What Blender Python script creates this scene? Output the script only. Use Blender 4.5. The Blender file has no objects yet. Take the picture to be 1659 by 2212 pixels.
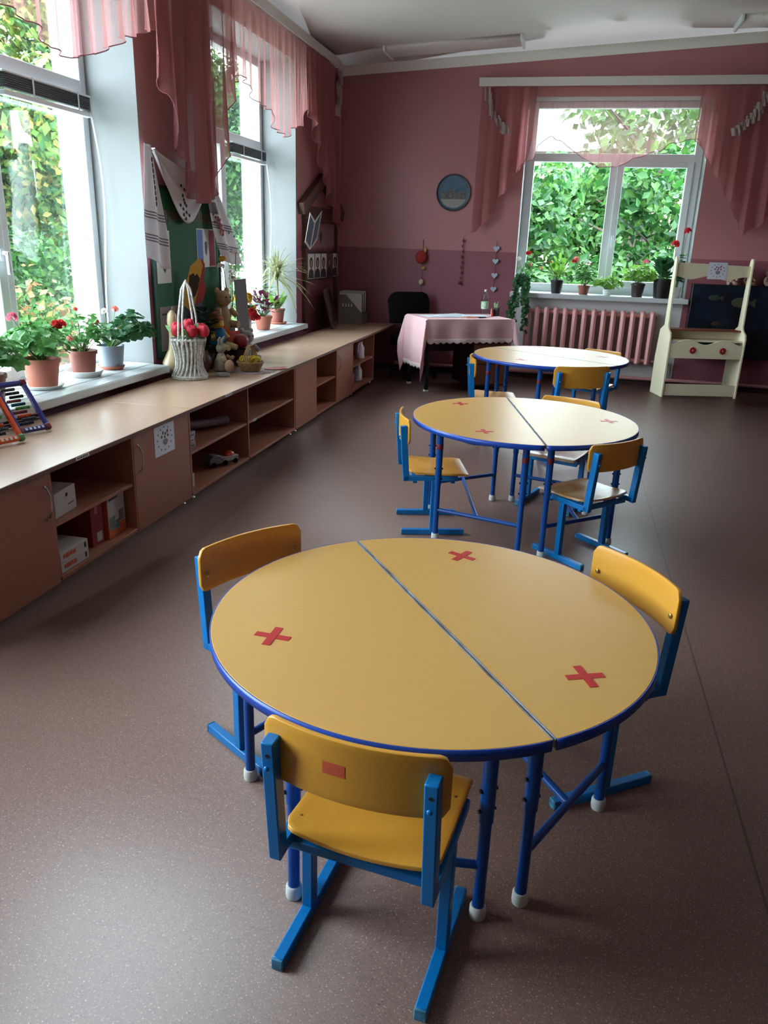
import bpy, bmesh, math, random
from math import sin, cos, pi, sqrt, atan2, radians
from mathutils import Vector, Matrix
S = bpy.context.scene
COL = S.collection

# ------------------------------------------------------------------ camera
YAW, PITCH, ROLL, FPX = 0.218222, 0.336104, 0.034052, 1665.03
f = Vector((-sin(YAW)*cos(PITCH), cos(YAW)*cos(PITCH), -sin(PITCH)))
r = Vector((cos(YAW), sin(YAW), 0)); u = r.cross(f)
r2 = cos(ROLL)*r + sin(ROLL)*u; u2 = -sin(ROLL)*r + cos(ROLL)*u
cd = bpy.data.cameras.new('camera'); cam = bpy.data.objects.new('camera', cd); COL.objects.link(cam)
cd.sensor_fit = 'VERTICAL'; cd.sensor_height = 36; cd.lens = FPX/2212*36; cd.clip_start = .02; cd.clip_end = 300
cam.matrix_world = Matrix(((r2.x, u2.x, -f.x, 0), (r2.y, u2.y, -f.y, 0), (r2.z, u2.z, -f.z, 1.5), (0, 0, 0, 1)))
S.camera = cam

# ------------------------------------------------------------------ sky, light, exposure
SKY_COL, SKY_STR, EXPOSURE = (0.85, 0.98, 1.10), 6.0, 1.85
w = bpy.data.worlds.new('overcast_sky'); S.world = w; w.use_nodes = True
bg = w.node_tree.nodes['Background']; bg.inputs[0].default_value = (*SKY_COL, 1); bg.inputs[1].default_value = SKY_STR
S.view_settings.view_transform = 'Standard'; S.view_settings.look = 'None'
S.view_settings.exposure = EXPOSURE; S.view_settings.gamma = 1; S.view_settings.use_curve_mapping = False
S.cycles.transparent_max_bounces = 32; S.cycles.diffuse_bounces = 5; S.cycles.max_bounces = 12
def portal(loc, rot, sx, sy):          # guides sky sampling through a window opening, gives off nothing itself
    l = bpy.data.lights.new('window_portal', 'AREA'); l.shape = 'RECTANGLE'; l.size = sx; l.size_y = sy
    l.cycles.is_portal = True
    o = bpy.data.objects.new('window_portal', l); COL.objects.link(o); o.location = loc; o.rotation_euler = rot
for yc in (1.05, 4.03, 7.05): portal((-3.24, yc, 1.85), (0, -pi/2, 0), 2.5, 1.95)
portal((.32, 9.98, 2.03), (-pi/2, 0, 0), 1.95, 2.1)

# ------------------------------------------------------------------ materials
def lin(c):
    return tuple((x/255/12.92 if x/255 <= .04045 else ((x/255+.055)/1.055)**2.4) for x in c)
MATS = {}
def mat(name, col, rough=.5, spec=.5, metal=0, noise=None, col2=None, bump=0, trans=0, sheen=0, coat=0):
    """Principled material; col is albedo in sRGB 0-255; noise=(scale, amount) mixes towards col2."""
    if name in MATS: return MATS[name]
    m = bpy.data.materials.new(name); m.use_nodes = True; nt = m.node_tree; b = nt.nodes['Principled BSDF']
    c = (*lin(col), 1)
    b.inputs['Base Color'].default_value = c; b.inputs['Roughness'].default_value = rough
    b.inputs['Metallic'].default_value = metal; b.inputs['Specular IOR Level'].default_value = spec
    b.inputs['Coat Weight'].default_value = coat
    if noise or bump:
        tc = nt.nodes.new('ShaderNodeTexCoord'); nz = nt.nodes.new('ShaderNodeTexNoise')
        nz.inputs['Scale'].default_value = noise[0] if noise else 40; nz.inputs['Detail'].default_value = 4
        nt.links.new(tc.outputs['Object'], nz.inputs['Vector'])
        if noise:
            mx = nt.nodes.new('ShaderNodeMix'); mx.data_type = 'RGBA'
            mx.inputs[6].default_value = c; mx.inputs[7].default_value = (*lin(col2 or tuple(x*.75 for x in col)), 1)
            mr = nt.nodes.new('ShaderNodeMapRange'); mr.inputs[1].default_value = .35; mr.inputs[2].default_value = .7
            mr.inputs[4].default_value = noise[1]
            nt.links.new(nz.outputs[0], mr.inputs[0]); nt.links.new(mr.outputs[0], mx.inputs[0])
            nt.links.new(mx.outputs[2], b.inputs['Base Color'])
        if bump:
            bp = nt.nodes.new('ShaderNodeBump'); bp.inputs['Strength'].default_value = bump; bp.inputs['Distance'].default_value = .002
            nt.links.new(nz.outputs[0], bp.inputs['Height']); nt.links.new(bp.outputs[0], b.inputs['Normal'])
    if trans:      # thin leaf / cloth: light comes through
        t = nt.nodes.new('ShaderNodeBsdfTranslucent'); t.inputs[0].default_value = c
        mx2 = nt.nodes.new('ShaderNodeMixShader'); mx2.inputs[0].default_value = trans
        nt.links.new(b.outputs[0], mx2.inputs[1]); nt.links.new(t.outputs[0], mx2.inputs[2])
        nt.links.new(mx2.outputs[0], nt.nodes['Material Output'].inputs[0])
        if noise: nt.links.new(mx.outputs[2], t.inputs[0])
    MATS[name] = m; return m
def node_mat(name):
    m = bpy.data.materials.new(name); m.use_nodes = True; MATS[name] = m
    return m, m.node_tree, m.node_tree.nodes['Principled BSDF'], m.node_tree.links
def N(nt, t, **kw):
    n = nt.nodes.new(t)
    for k, v in kw.items(): setattr(n, k, v)
    return n
def mixc(nt, a, b, fac):
    n = N(nt, 'ShaderNodeMix', data_type='RGBA')
    for i, v in ((6, a), (7, b), (0, fac)):
        if hasattr(v, 'links'): nt.links.new(v, n.inputs[i])
        else: n.inputs[i].default_value = v
    return n.outputs[2]
def C(*c): return (*lin(c), 1)
def math_(nt, op, a, b=None):
    n = N(nt, 'ShaderNodeMath', operation=op)
    for i, v in ((0, a), (1, b)):
        if v is None: continue
        if hasattr(v, 'links'): nt.links.new(v, n.inputs[i])
        else: n.inputs[i].default_value = v
    return n.outputs[0]

# two-tone painted wall: lighter pink above a straight paint line, darker dusty pink below
def wall_paint(name, upper, lower, niche=False):
    m, nt, b, L = node_mat(name)
    g = N(nt, 'ShaderNodeNewGeometry'); sp = N(nt, 'ShaderNodeSeparateXYZ'); L.new(g.outputs['Position'], sp.inputs[0])
    nz = N(nt, 'ShaderNodeTexNoise'); nz.inputs['Scale'].default_value = 1.3; nz.inputs['Detail'].default_value = 3
    L.new(g.outputs['Position'], nz.inputs['Vector'])
    k = math_(nt, 'GREATER_THAN', sp.outputs[2], 1.44)
    c = mixc(nt, C(*lower), C(*upper), k)
    if niche:      # white paint under the window behind the radiator
        a1 = math_(nt, 'GREATER_THAN', sp.outputs[0], -.62); a2 = math_(nt, 'LESS_THAN', sp.outputs[0], 1.27)
        a3 = math_(nt, 'LESS_THAN', sp.outputs[2], 1.0)
        c = mixc(nt, c, C(196, 194, 194), math_(nt, 'MULTIPLY', math_(nt, 'MULTIPLY', a1, a2), a3))
    v = math_(nt, 'ADD', math_(nt, 'MULTIPLY', nz.outputs[0], .16), .92)
    mu = N(nt, 'ShaderNodeVectorMath', operation='SCALE'); L.new(c, mu.inputs[0]); L.new(v, mu.inputs['Scale'])
    L.new(mu.outputs[0], b.inputs['Base Color']); b.inputs['Roughness'].default_value = .45
    return m
W_PINK = wall_paint('pink_wall_paint', (172, 114, 116), (138, 78, 90))
W_PINK_LOWBOUNCE = wall_paint('pink_wall_paint_low_bounce', (116, 66, 66), (76, 40, 46))  # darker copy for the two unseen walls, to cut bounced light
W_PINKN = wall_paint('pink_wall_paint_niche', (172, 114, 116), (138, 78, 90), True)
GREYED_WALL = mat('greyed_white_plaster', (124, 126, 126), .6, noise=(3, .25), col2=(117, 119, 119))  # white plaster darkened to grey, so the daylit reveals do not blow out
def outer_reveal():
    m, nt, b, L = node_mat('outer_reveal_paint')
    g = N(nt, 'ShaderNodeNewGeometry'); sp = N(nt, 'ShaderNodeSeparateXYZ'); L.new(g.outputs['Position'], sp.inputs[0])
    L.new(mixc(nt, C(214, 190, 190), C(215, 225, 225), math_(nt, 'GREATER_THAN', sp.outputs[2], 1.42)), b.inputs['Base Color'])
    b.inputs['Roughness'].default_value = .8; return m
OUTER = outer_reveal()
CEIL = mat('ceiling_whitewash', (236, 232, 226), .8, noise=(1.2, .4), col2=(228, 222, 216))
def floor_mat():
    m, nt, b, L = node_mat('speckled_linoleum')
    g = N(nt, 'ShaderNodeNewGeometry'); sp = N(nt, 'ShaderNodeSeparateXYZ'); L.new(g.outputs['Position'], sp.inputs[0])
    def fleck(scale, thr, seed):
        mp = N(nt, 'ShaderNodeMapping'); mp.inputs['Location'].default_value = (seed, seed*2, 0)
        L.new(g.outputs['Position'], mp.inputs[0])
        v = N(nt, 'ShaderNodeTexNoise'); v.inputs['Scale'].default_value = scale; v.inputs['Detail'].default_value = 1
        L.new(mp.outputs[0], v.inputs['Vector']); return math_(nt, 'GREATER_THAN', v.outputs[0], thr)
    nz = N(nt, 'ShaderNodeTexNoise'); nz.inputs['Scale'].default_value = 55; nz.inputs['Detail'].default_value = 5
    L.new(g.outputs['Position'], nz.inputs['Vector'])
    c = mixc(nt, C(124, 95, 85), C(100, 75, 67), nz.outputs[0])
    c = mixc(nt, c, C(190, 172, 158), math_(nt, 'MULTIPLY', fleck(210, .675, 3.1), .6))
    c = mixc(nt, c, C(52, 36, 34), math_(nt, 'MULTIPLY', fleck(180, .67, 7.7), .6))
    c = mixc(nt, c, C(160, 120, 100), math_(nt, 'MULTIPLY', fleck(150, .68, 12.4), .45))
    d = math_(nt, 'ABSOLUTE', math_(nt, 'SUBTRACT', sp.outputs[0], .625))          # welded seam between two sheets
    c = mixc(nt, c, C(60, 50, 48), math_(nt, 'MULTIPLY', math_(nt, 'LESS_THAN', d, .0035), .7))
    L.new(c, b.inputs['Base Color']); b.inputs['Roughness'].default_value = .42; b.inputs['Specular IOR Level'].default_value = .45
    bp = N(nt, 'ShaderNodeBump'); bp.inputs['Strength'].default_value = .12; bp.inputs['Distance'].default_value = .001
    n2 = N(nt, 'ShaderNodeTexNoise'); n2.inputs['Scale'].default_value = 30; L.new(g.outputs['Position'], n2.inputs['Vector'])
    L.new(n2.outputs[0], bp.inputs['Height']); L.new(bp.outputs[0], b.inputs['Normal']); return m
FLOOR = floor_mat()
def wood(name, a, bcol, scale=(1, 1, 1), rough=.4, spec=.5):
    m, nt, b, L = node_mat(name)
    tc = N(nt, 'ShaderNodeTexCoord'); mp = N(nt, 'ShaderNodeMapping'); mp.inputs['Scale'].default_value = scale
    L.new(tc.outputs['Object'], mp.inputs[0]); nz = N(nt, 'ShaderNodeTexNoise'); nz.inputs['Scale'].default_value = 9
    nz.inputs['Detail'].default_value = 6; L.new(mp.outputs[0], nz.inputs['Vector'])
    L.new(mixc(nt, C(*a), C(*bcol), nz.outputs[0]), b.inputs['Base Color'])
    b.inputs['Roughness'].default_value = rough; b.inputs['Specular IOR Level'].default_value = spec; return m
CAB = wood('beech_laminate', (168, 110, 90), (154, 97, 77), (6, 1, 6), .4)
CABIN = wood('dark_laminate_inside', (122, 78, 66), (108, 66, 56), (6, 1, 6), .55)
COUNTER = wood('beech_worktop_laminate', (190, 156, 132), (177, 141, 118), (7, .6, 7), .27, .6)
TABLE = wood('yellow_laminate', (216, 168, 96), (210, 160, 86), (1, 8, 1), .34, .3)
PLY = wood('varnished_yellow_plywood', (228, 164, 62), (218, 152, 52), (9, 1, 9), .3, .6)
PLYOLD = mat('worn_plywood', (190, 132, 66), .27, .65, noise=(7, .95), col2=(216, 200, 182))
BLUE = mat('light_blue_enamel', (0, 116, 186), .32, noise=(14, .35), col2=(0, 98, 164))
NAVY = mat('blue_enamel_tube', (6, 74, 152), .32, noise=(9, .3), col2=(5, 58, 126))
BAND = mat('blue_plastic_edging', (22, 70, 168), .35)
WPLAS = mat('white_plastic', (226, 232, 236), .35)
FOOTP = mat('grey_white_foot_plastic', (206, 208, 204), .5)
PVC = mat('white_pvc_frame', (224, 230, 234), .35)
RED = mat('red_tape', (190, 20, 18), .45)
METAL = mat('bright_metal', (205, 205, 205), .28, metal=1)
BLACK = mat('black_upholstery', (8, 7, 8), .75, .2)
DKMET = mat('dark_metal', (40, 40, 42), .4, metal=.6)
def glass_mat():
    m, nt, b, L = node_mat('window_glass'); nt.nodes.remove(b)
    t = N(nt, 'ShaderNodeBsdfTransparent'); t.inputs[0].default_value = (.93, .96, .95, 1)
    g = N(nt, 'ShaderNodeBsdfGlossy'); g.inputs['Roughness'].default_value = .02
    fr = N(nt, 'ShaderNodeFresnel'); fr.inputs[0].default_value = 1.5
    mx = N(nt, 'ShaderNodeMixShader'); L.new(math_(nt, 'MULTIPLY', fr.outputs[0], .25), mx.inputs[0])
    L.new(t.outputs[0], mx.inputs[1]); L.new(g.outputs[0], mx.inputs[2]); L.new(mx.outputs[0], nt.nodes['Material Output'].inputs[0]); return m
GLASS = glass_mat()
def tulle(name, col, open_):
    m, nt, b, L = node_mat(name); nt.nodes.remove(b)
    t = N(nt, 'ShaderNodeBsdfTransparent'); t.inputs[0].default_value = (1, .93, .92, 1)
    d = N(nt, 'ShaderNodeBsdfDiffuse'); d.inputs[0].default_value = C(*col)
    tl = N(nt, 'ShaderNodeBsdfTranslucent'); tl.inputs[0].default_value = C(*col)
    a = N(nt, 'ShaderNodeMixShader'); a.inputs[0].default_value = .5; L.new(d.outputs[0], a.inputs[1]); L.new(tl.outputs[0], a.inputs[2])
    # threads seen edge-on close up: less see-through where the cloth turns away
    lw = N(nt, 'ShaderNodeLayerWeight'); lw.inputs[0].default_value = .35
    fac = math_(nt, 'MULTIPLY', math_(nt, 'SUBTRACT', 1.0, lw.outputs['Facing']), open_)
    mx = N(nt, 'ShaderNodeMixShader'); L.new(fac, mx.inputs[0]); L.new(a.outputs[0], mx.inputs[1]); L.new(t.outputs[0], mx.inputs[2])
    L.new(mx.outputs[0], nt.nodes['Material Output'].inputs[0]); return m
TULLE = tulle('pink_tulle', (198, 142, 142), .66)
TULLED = tulle('pink_tulle_double', (188, 122, 124), .40)
RUFFLE = mat('white_organza', (180, 160, 158), .7, trans=.3)
HEM = mat('stitched_hem', (150, 92, 96), .7)

# ------------------------------------------------------------------ geometry helpers
class G:
    def __init__(s): s.v = []; s.f = []; s.m = []
    def add(s, vs, fs, m=0):
        o = len(s.v); s.v += [tuple(p) for p in vs]
        for q in fs: s.f.append(tuple(o+i for i in q)); s.m.append(m)
        return s
    def box(s, c, d, rot=None, m=0):
        x, y, z = (k/2 for k in d); ps = [Vector((a*x, b*y, e*z)) for e in (-1, 1) for b in (-1, 1) for a in (-1, 1)]
        if rot is not None: ps = [rot @ p for p in ps]
        c = Vector(c)
        return s.add([p+c for p in ps], [(0, 2, 3, 1), (4, 5, 7, 6), (0, 1, 5, 4), (2, 6, 7, 3), (0, 4, 6, 2), (1, 3, 7, 5)], m)
    def bb(s, a, b, m=0):
        return s.box([(a[i]+b[i])/2 for i in range(3)], [abs(b[i]-a[i]) for i in range(3)], None, m)
    def bar(s, p, q, w_, h, up=(0, 0, 1), m=0):
        p, q = Vector(p), Vector(q); d = (q-p); L = d.length; d.normalize()
        up = Vector(up); x = d.cross(up)
        if x.length < 1e-4: x = d.cross(Vector((0, 1, 0)))
        x.normalize(); z = x.cross(d)
        R = Matrix((x, d, z)).transposed()
        return s.box((p+q)/2, (w_, L, h), R, m)
    def tube(s, pts, rad, n=10, m=0, closed=False):
        pts = [Vector(p) for p in pts]; k = len(pts); rs = rad if isinstance(rad, (list, tuple)) else [rad]*k
        ref = None; vs = []
        for i, p in enumerate(pts):
            if closed: t = pts[(i+1) % k]-pts[i-1]
            else: t = pts[min(i+1, k-1)]-pts[max(i-1, 0)]
            t.normalize()
            if ref is None:
                ref = Vector((0, 0, 1)) if abs(t.z) < .9 else Vector((1, 0, 0))
            a = (ref-t*ref.dot(t))
            if a.length < 1e-5: a = t.orthogonal()
            a.normalize(); ref = a; b = t.cross(a)
            vs += [p+rs[i]*(cos(2*pi*j/n)*a+sin(2*pi*j/n)*b) for j in range(n)]
        fs = []
        for i in range(k if closed else k-1):
            for j in range(n):
                i2 = (i+1) % k; fs.append((i*n+j, i*n+(j+1) % n, i2*n+(j+1) % n, i2*n+j))
        if not closed: fs += [tuple(range(n-1, -1, -1)), tuple((k-1)*n+j for j in range(n))]
        return s.add(vs, fs, m)
    def lathe(s, prof, n=24, o=(0, 0, 0), m=0, rot=None, caps=True):
        vs = []; o = Vector(o)
        for rr, z in prof:
            for j in range(n):
                p = Vector((rr*cos(2*pi*j/n), rr*sin(2*pi*j/n), z)); vs.append((rot @ p if rot is not None else p)+o)
        fs = [(i*n+j, i*n+(j+1) % n, (i+1)*n+(j+1) % n, (i+1)*n+j) for i in range(len(prof)-1) for j in range(n)]
        if caps: fs += [tuple(range(n-1, -1, -1)), tuple((len(prof)-1)*n+j for j in range(n))]
        return s.add(vs, fs, m)
    def ball(s, c, rad, n=14, k=9, rot=None, m=0):
        rx, ry, rz = rad if isinstance(rad, (tuple, list)) else (rad,)*3; c = Vector(c); vs = []
        for i in range(1, k):
            a = pi*i/k
            for j in range(n):
                b = 2*pi*j/n; p = Vector((rx*sin(a)*cos(b), ry*sin(a)*sin(b), -rz*cos(a))); vs.append((rot @ p if rot is not None else p)+c)
        e1, e2 = Vector((0, 0, -rz)), Vector((0, 0, rz))
        if rot is not None: e1, e2 = rot @ e1, rot @ e2
        vs += [e1+c, e2+c]; a, b = len(vs)-2, len(vs)-1
        fs = [(i*n+j, i*n+(j+1) % n, (i+1)*n+(j+1) % n, (i+1)*n+j) for i in range(k-2) for j in range(n)]
        fs += [(a, (j+1) % n, j) for j in range(n)]+[(b, (k-2)*n+j, (k-2)*n+(j+1) % n) for j in range(n)]
        return s.add(vs, fs, m)
    def sheet(s, fn, nu, nv, m=0, cu=False):
        vs = [fn(i/nu, j/nv) for i in range(nu if cu else nu+1) for j in range(nv+1)]
        q = nv+1; W = nu if cu else nu+1
        return s.add(vs, [(i*q+j, ((i+1) % W)*q+j, ((i+1) % W)*q+j+1, i*q+j+1) for i in range(nu) for j in range(nv)], m)
    def prism(s, poly, z0, z1, fn=None, m=0):
        """extrude a 2-D outline between z0 and z1; fn maps (x, y, z) to space"""
        fn = fn or (lambda x, y, z: (x, y, z)); k = len(poly)
        vs = [fn(x, y, z0) for x, y in poly]+[fn(x, y, z1) for x, y in poly]
        fs = [tuple(range(k-1, -1, -1)), tuple(range(k, 2*k))]+[(i, (i+1) % k, k+(i+1) % k, k+i) for i in range(k)]
        return s.add(vs, fs, m)
    def build(s, name, mats, parent=None, bevel=0, solid=0, smooth=True, sub=0, loc=None, rotz=0, weld=False):
        me = bpy.data.meshes.new(name); me.from_pydata(s.v, [], s.f)
        for m_ in (mats if isinstance(mats, (list, tuple)) else [mats]): me.materials.append(m_)
        me.polygons.foreach_set('material_index', s.m); me.update()
        bm = bmesh.new(); bm.from_mesh(me)
        if weld: bmesh.ops.remove_doubles(bm, verts=bm.verts, dist=1e-5)
        bmesh.ops.recalc_face_normals(bm, faces=bm.faces); bm.to_mesh(me); bm.free()
        if smooth: me.shade_smooth(); me.set_sharp_from_angle(angle=radians(38))
        o = bpy.data.objects.new(name, me); COL.objects.link(o)
        if parent is not None: o.parent = parent
        if loc is not None: o.location = loc
        o.rotation_euler[2] = rotz
        if solid:
            md = o.modifiers.new('thickness', 'SOLIDIFY'); md.thickness = solid; md.offset = 0
        if bevel:
            md = o.modifiers.new('edges', 'BEVEL'); md.width = bevel; md.segments = 2; md.limit_method = 'ANGLE'; md.angle_limit = radians(40)
        if sub:
            md = o.modifiers.new('smooth', 'SUBSURF'); md.levels = sub; md.render_levels = sub
        return o
def tag(o, label, cat, group=None, kind=None):
    o['label'] = label; o['category'] = cat
    if group: o['group'] = group
    if kind: o['kind'] = kind
    return o
def thing(name, label, cat, loc=(0, 0, 0), rotz=0, group=None):
    o = bpy.data.objects.new(name, None); COL.objects.link(o); o.empty_display_size = .05
    o.location = loc; o.rotation_euler[2] = rotz; return tag(o, label, cat, group)
def struct(o): o['kind'] = 'structure'; return o
def dup(root, loc, rotz, label, group=None):
    def cp(o, par):
        c_ = o.copy(); COL.objects.link(c_)
        if par is not None: c_.parent = par
        for ch in [x for x in o.children]: cp(ch, c_)
        return c_
    n = cp(root, None); n.location = loc; n.rotation_euler[2] = rotz; n['label'] = label
    if group: n['group'] = group
    return n
def interp(tab, x):
    if x <= tab[0][0]: return tab[0][1]
    for (a, p), (b, q) in zip(tab, tab[1:]):
        if x <= b:
            t = (x-a)/(b-a) if b > a else 0; t = t*t*(3-2*t); return p+(q-p)*t
    return tab[-1][1]
def Rz(a): return Matrix.Rotation(a, 3, 'Z')
def Rx(a): return Matrix.Rotation(a, 3, 'X')
def Ry(a): return Matrix.Rotation(a, 3, 'Y')

# ------------------------------------------------------------------ the room
XL, YB, XR, YF = -2.8, 9.6, 3.6, -2.6
def zc(x): return 3.40+.058*(x-XL)      # the ceiling rises a little towards the right
def wall(name, along, at, depth, lo, hi, ztop, holes, mats, inner_depth, sign):
    """wall face with window holes; along='y' is the wall x=at, along='x' is y=at. sign: direction to the outside.
    mats: 0 room paint, 1 greyed white reveal, 2 outer reveal, 3 outside"""
    g = G()
    def P(s_, d, z): return (at+sign*d, s_, z) if along == 'y' else (s_, at+sign*d, z)
    ss = sorted({lo, hi, *[h[0] for h in holes], *[h[1] for h in holes]})
    zs0 = sorted({*[h[2] for h in holes], *[h[3] for h in holes]})
    for a, b in zip(ss, ss[1:]):
        for i, z0 in enumerate([0]+zs0):
            z1 = zs0[i] if i < len(zs0) else None
            if any(h[0] <= a and b <= h[1] and h[2] <= z0 and z1 is not None and z1 <= h[3] for h in holes): continue
            za, zb = (z1, z1) if z1 is not None else (ztop(a), ztop(b))
            for d, m in ((0, 0), (depth, 3)):
                g.add([P(a, d, z0), P(b, d, z0), P(b, d, zb), P(a, d, za)], [(0, 1, 2, 3)], m)
    for a, b, z0, z1 in holes:
        for d0, d1, m in ((0, inner_depth, 1), (inner_depth, depth, 2)):
            for (s0, q0), (s1, q1) in (((a, z0), (a, z1)), ((a, z1), (b, z1)), ((b, z1), (b, z0)), ((b, z0), (a, z0))):
                g.add([P(s0, d0, q0), P(s1, d0, q1), P(s1, d1, q1), P(s0, d1, q0)], [(0, 1, 2, 3)], m)
    return struct(g.build(name, mats, smooth=False))
WINL = [(0.1, 2.02, .60, 3.12), (3.08, 4.97, .60, 3.12), (6.1, 8.0, .62, 3.12)]
WINB = (-.65, 1.28, .98, 3.06)
wall('wall_left', 'y', XL, .58, YF, YB, lambda s_: 3.42, WINL, [W_PINK, GREYED_WALL, OUTER, GREYED_WALL], .40, -1)
wall('wall_back', 'x', YB, .62, XL-.72, XR, lambda s_: zc(s_)+.02, [WINB], [W_PINKN, GREYED_WALL, OUTER, GREYED_WALL], .36, 1)
struct(G().add([(XR, YF, 0), (XR, YB, 0), (XR, YB, zc(XR)), (XR, YF, zc(XR))], [(0, 1, 2, 3)]).build('wall_right', W_PINK_LOWBOUNCE, solid=.02))
struct(G().add([(XL, YF, 0), (XR, YF, 0), (XR, YF, zc(XR)), (XL, YF, zc(XL))], [(0, 1, 2, 3)]).build('wall_front', W_PINK_LOWBOUNCE, solid=.02))
struct(G().add([(XL-.01, YF, -.0006), (XR, YF, -.0006), (XR, YB+.01, -.0006), (XL-.01, YB+.01, -.0006)], [(3, 2, 1, 0)]).build('floor', FLOOR, solid=.001))
struct(G().add([(XL-.72, YF, zc(XL-.72)), (XR, YF, zc(XR)), (XR, YB+.6, zc(XR)), (XL-.72, YB+.6, zc(XL-.72))], [(0, 1, 2, 3)]).build('ceiling', CEIL, solid=.05))
# coved cornice along the back wall and the left wall
def cove(name, p, q, out):
    g = G(); n = 8
    def fn(uu, v):
        a = v*pi/2; x = p[0]+(q[0]-p[0])*uu; y = p[1]+(q[1]-p[1])*uu
        rr = .12; d = rr*(1-cos(a)) ; h = rr*(1-sin(a))
        X = x+out[0]*d; Y = y+out[1]*d; return (X, Y, zc(x)+.0-h+ .0)
    g.sheet(fn, 12, n); return struct(g.build(name, CEIL))
cove('trim_1', (XL, YB-.004), (XR, YB-.004), (0, -1))
cove('trim_2', (XL+.004, YF), (XL+.004, YB), (1, 0))
# dark skirting on the back wall
struct(G().bb((XL, YB-.012, 0), (XR, YB, .055)).build('baseboard_back', mat('dark_skirting', (60, 34, 34), .6), bevel=.003))
struct(G().bb((XR-.03, YF+.02, 0), (XR-.012, YB-.02, .06)).build('baseboard_right', MATS['dark_skirting'], bevel=.003))
tag(G().tube([(XL+.75, YB-.05, .085), (XR-.05, YB-.05, .085)], .021, 12).build('heating_pipe', mat('pink_gloss_paint', (198, 138, 138), .35)),
    'pink painted heating pipe running low along the back wall', 'pipe')

# ------------------------------------------------------------------ windows
def window_left(idx, y0, y1, z0, z1, sash_side):
    """white pvc window set in the left wall; frames face +X"""
    X = XL-.35
    o = struct(bpy.data.objects.new('window_%d' % idx, None)); COL.objects.link(o); o.location = (X, 0, 0)
    t = .065; d = .07; zt = 2.36; ym = (y0+y1)/2
    g = G()
    g.bb((-d, y0, z0), (0, y0+t, z1)); g.bb((-d, y1-t, z0), (0, y1, z1)); g.bb((-d, y0+t, z0), (0, y1-t, z0+t)); g.bb((-d, y0+t, z1-t), (0, y1-t, z1))
    g.bb((-d, y0+t, zt-.04), (0, y1-t, zt+.045)); g.bb((-d, ym-.045, z0+t), (0, ym+.045, zt-.04))
    g.build('window_frame', PVC, o, bevel=.006)
    for a, b, is_sash in ((y0+t, ym-.045, sash_side == 0), (ym+.045, y1-t, sash_side == 1)):
        if is_sash:
            s_ = .06; g = G(); e = .022
            g.bb((-d+.01, a-.012, z0+t-.012), (e, a+s_, zt-.03)); g.bb((-d+.01, b-s_, z0+t-.012), (e, b+.012, zt-.03))
            g.bb((-d+.01, a+s_, z0+t-.012), (e, b-s_, z0+t+s_)); g.bb((-d+.01, a+s_, zt-.03-s_), (e, b-s_, zt-.03))
            sash = g.build('sash', PVC, o, bevel=.006)
            h = G(); yh = b-s_/2 if sash_side == 0 else a+s_/2
            h.bb((e, yh-.013, 1.33), (e+.012, yh+.013, 1.40)); h.bar((e+.018, yh, 1.38), (e+.05, yh, 1.37), .02, .02); h.bar((e+.046, yh, 1.385), (e+.046, yh, 1.26), .018, .02, (0, 1, 0))
            h.build('window_handle', WPLAS, sash, bevel=.004)
            G().bb((-.045, a+s_-.01, z0+t+s_-.01), (-.04, b-s_+.01, zt-.03-s_+.01)).build('pane', GLASS, sash)
        else:
            G().bb((-.045, a-.01, z0+t-.01), (-.04, b+.01, zt-.03)).build('pane', GLASS, o)
    G().bb((-.045, y0+t-.01, zt+.035), (-.04, y1-t+.01, z1-t+.01)).build('pane', GLASS, o)
    zs = z0+.045
    G().bb((.0, y0+.002, zs-.05), (.35, y1-.002, zs)).bb((.351, y0+.02, zs-.05), (.49, y1-.03, zs)).build('window_sill', SILL, o, bevel=.008)
    return o
SILL = mat('white_painted_sill', (190, 194, 196), .3, noise=(6, .3), col2=(176, 180, 184))
for i, (h, ss) in enumerate(zip(WINL, (1, 0, 0))): window_left(i+1, *h, ss)
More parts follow.
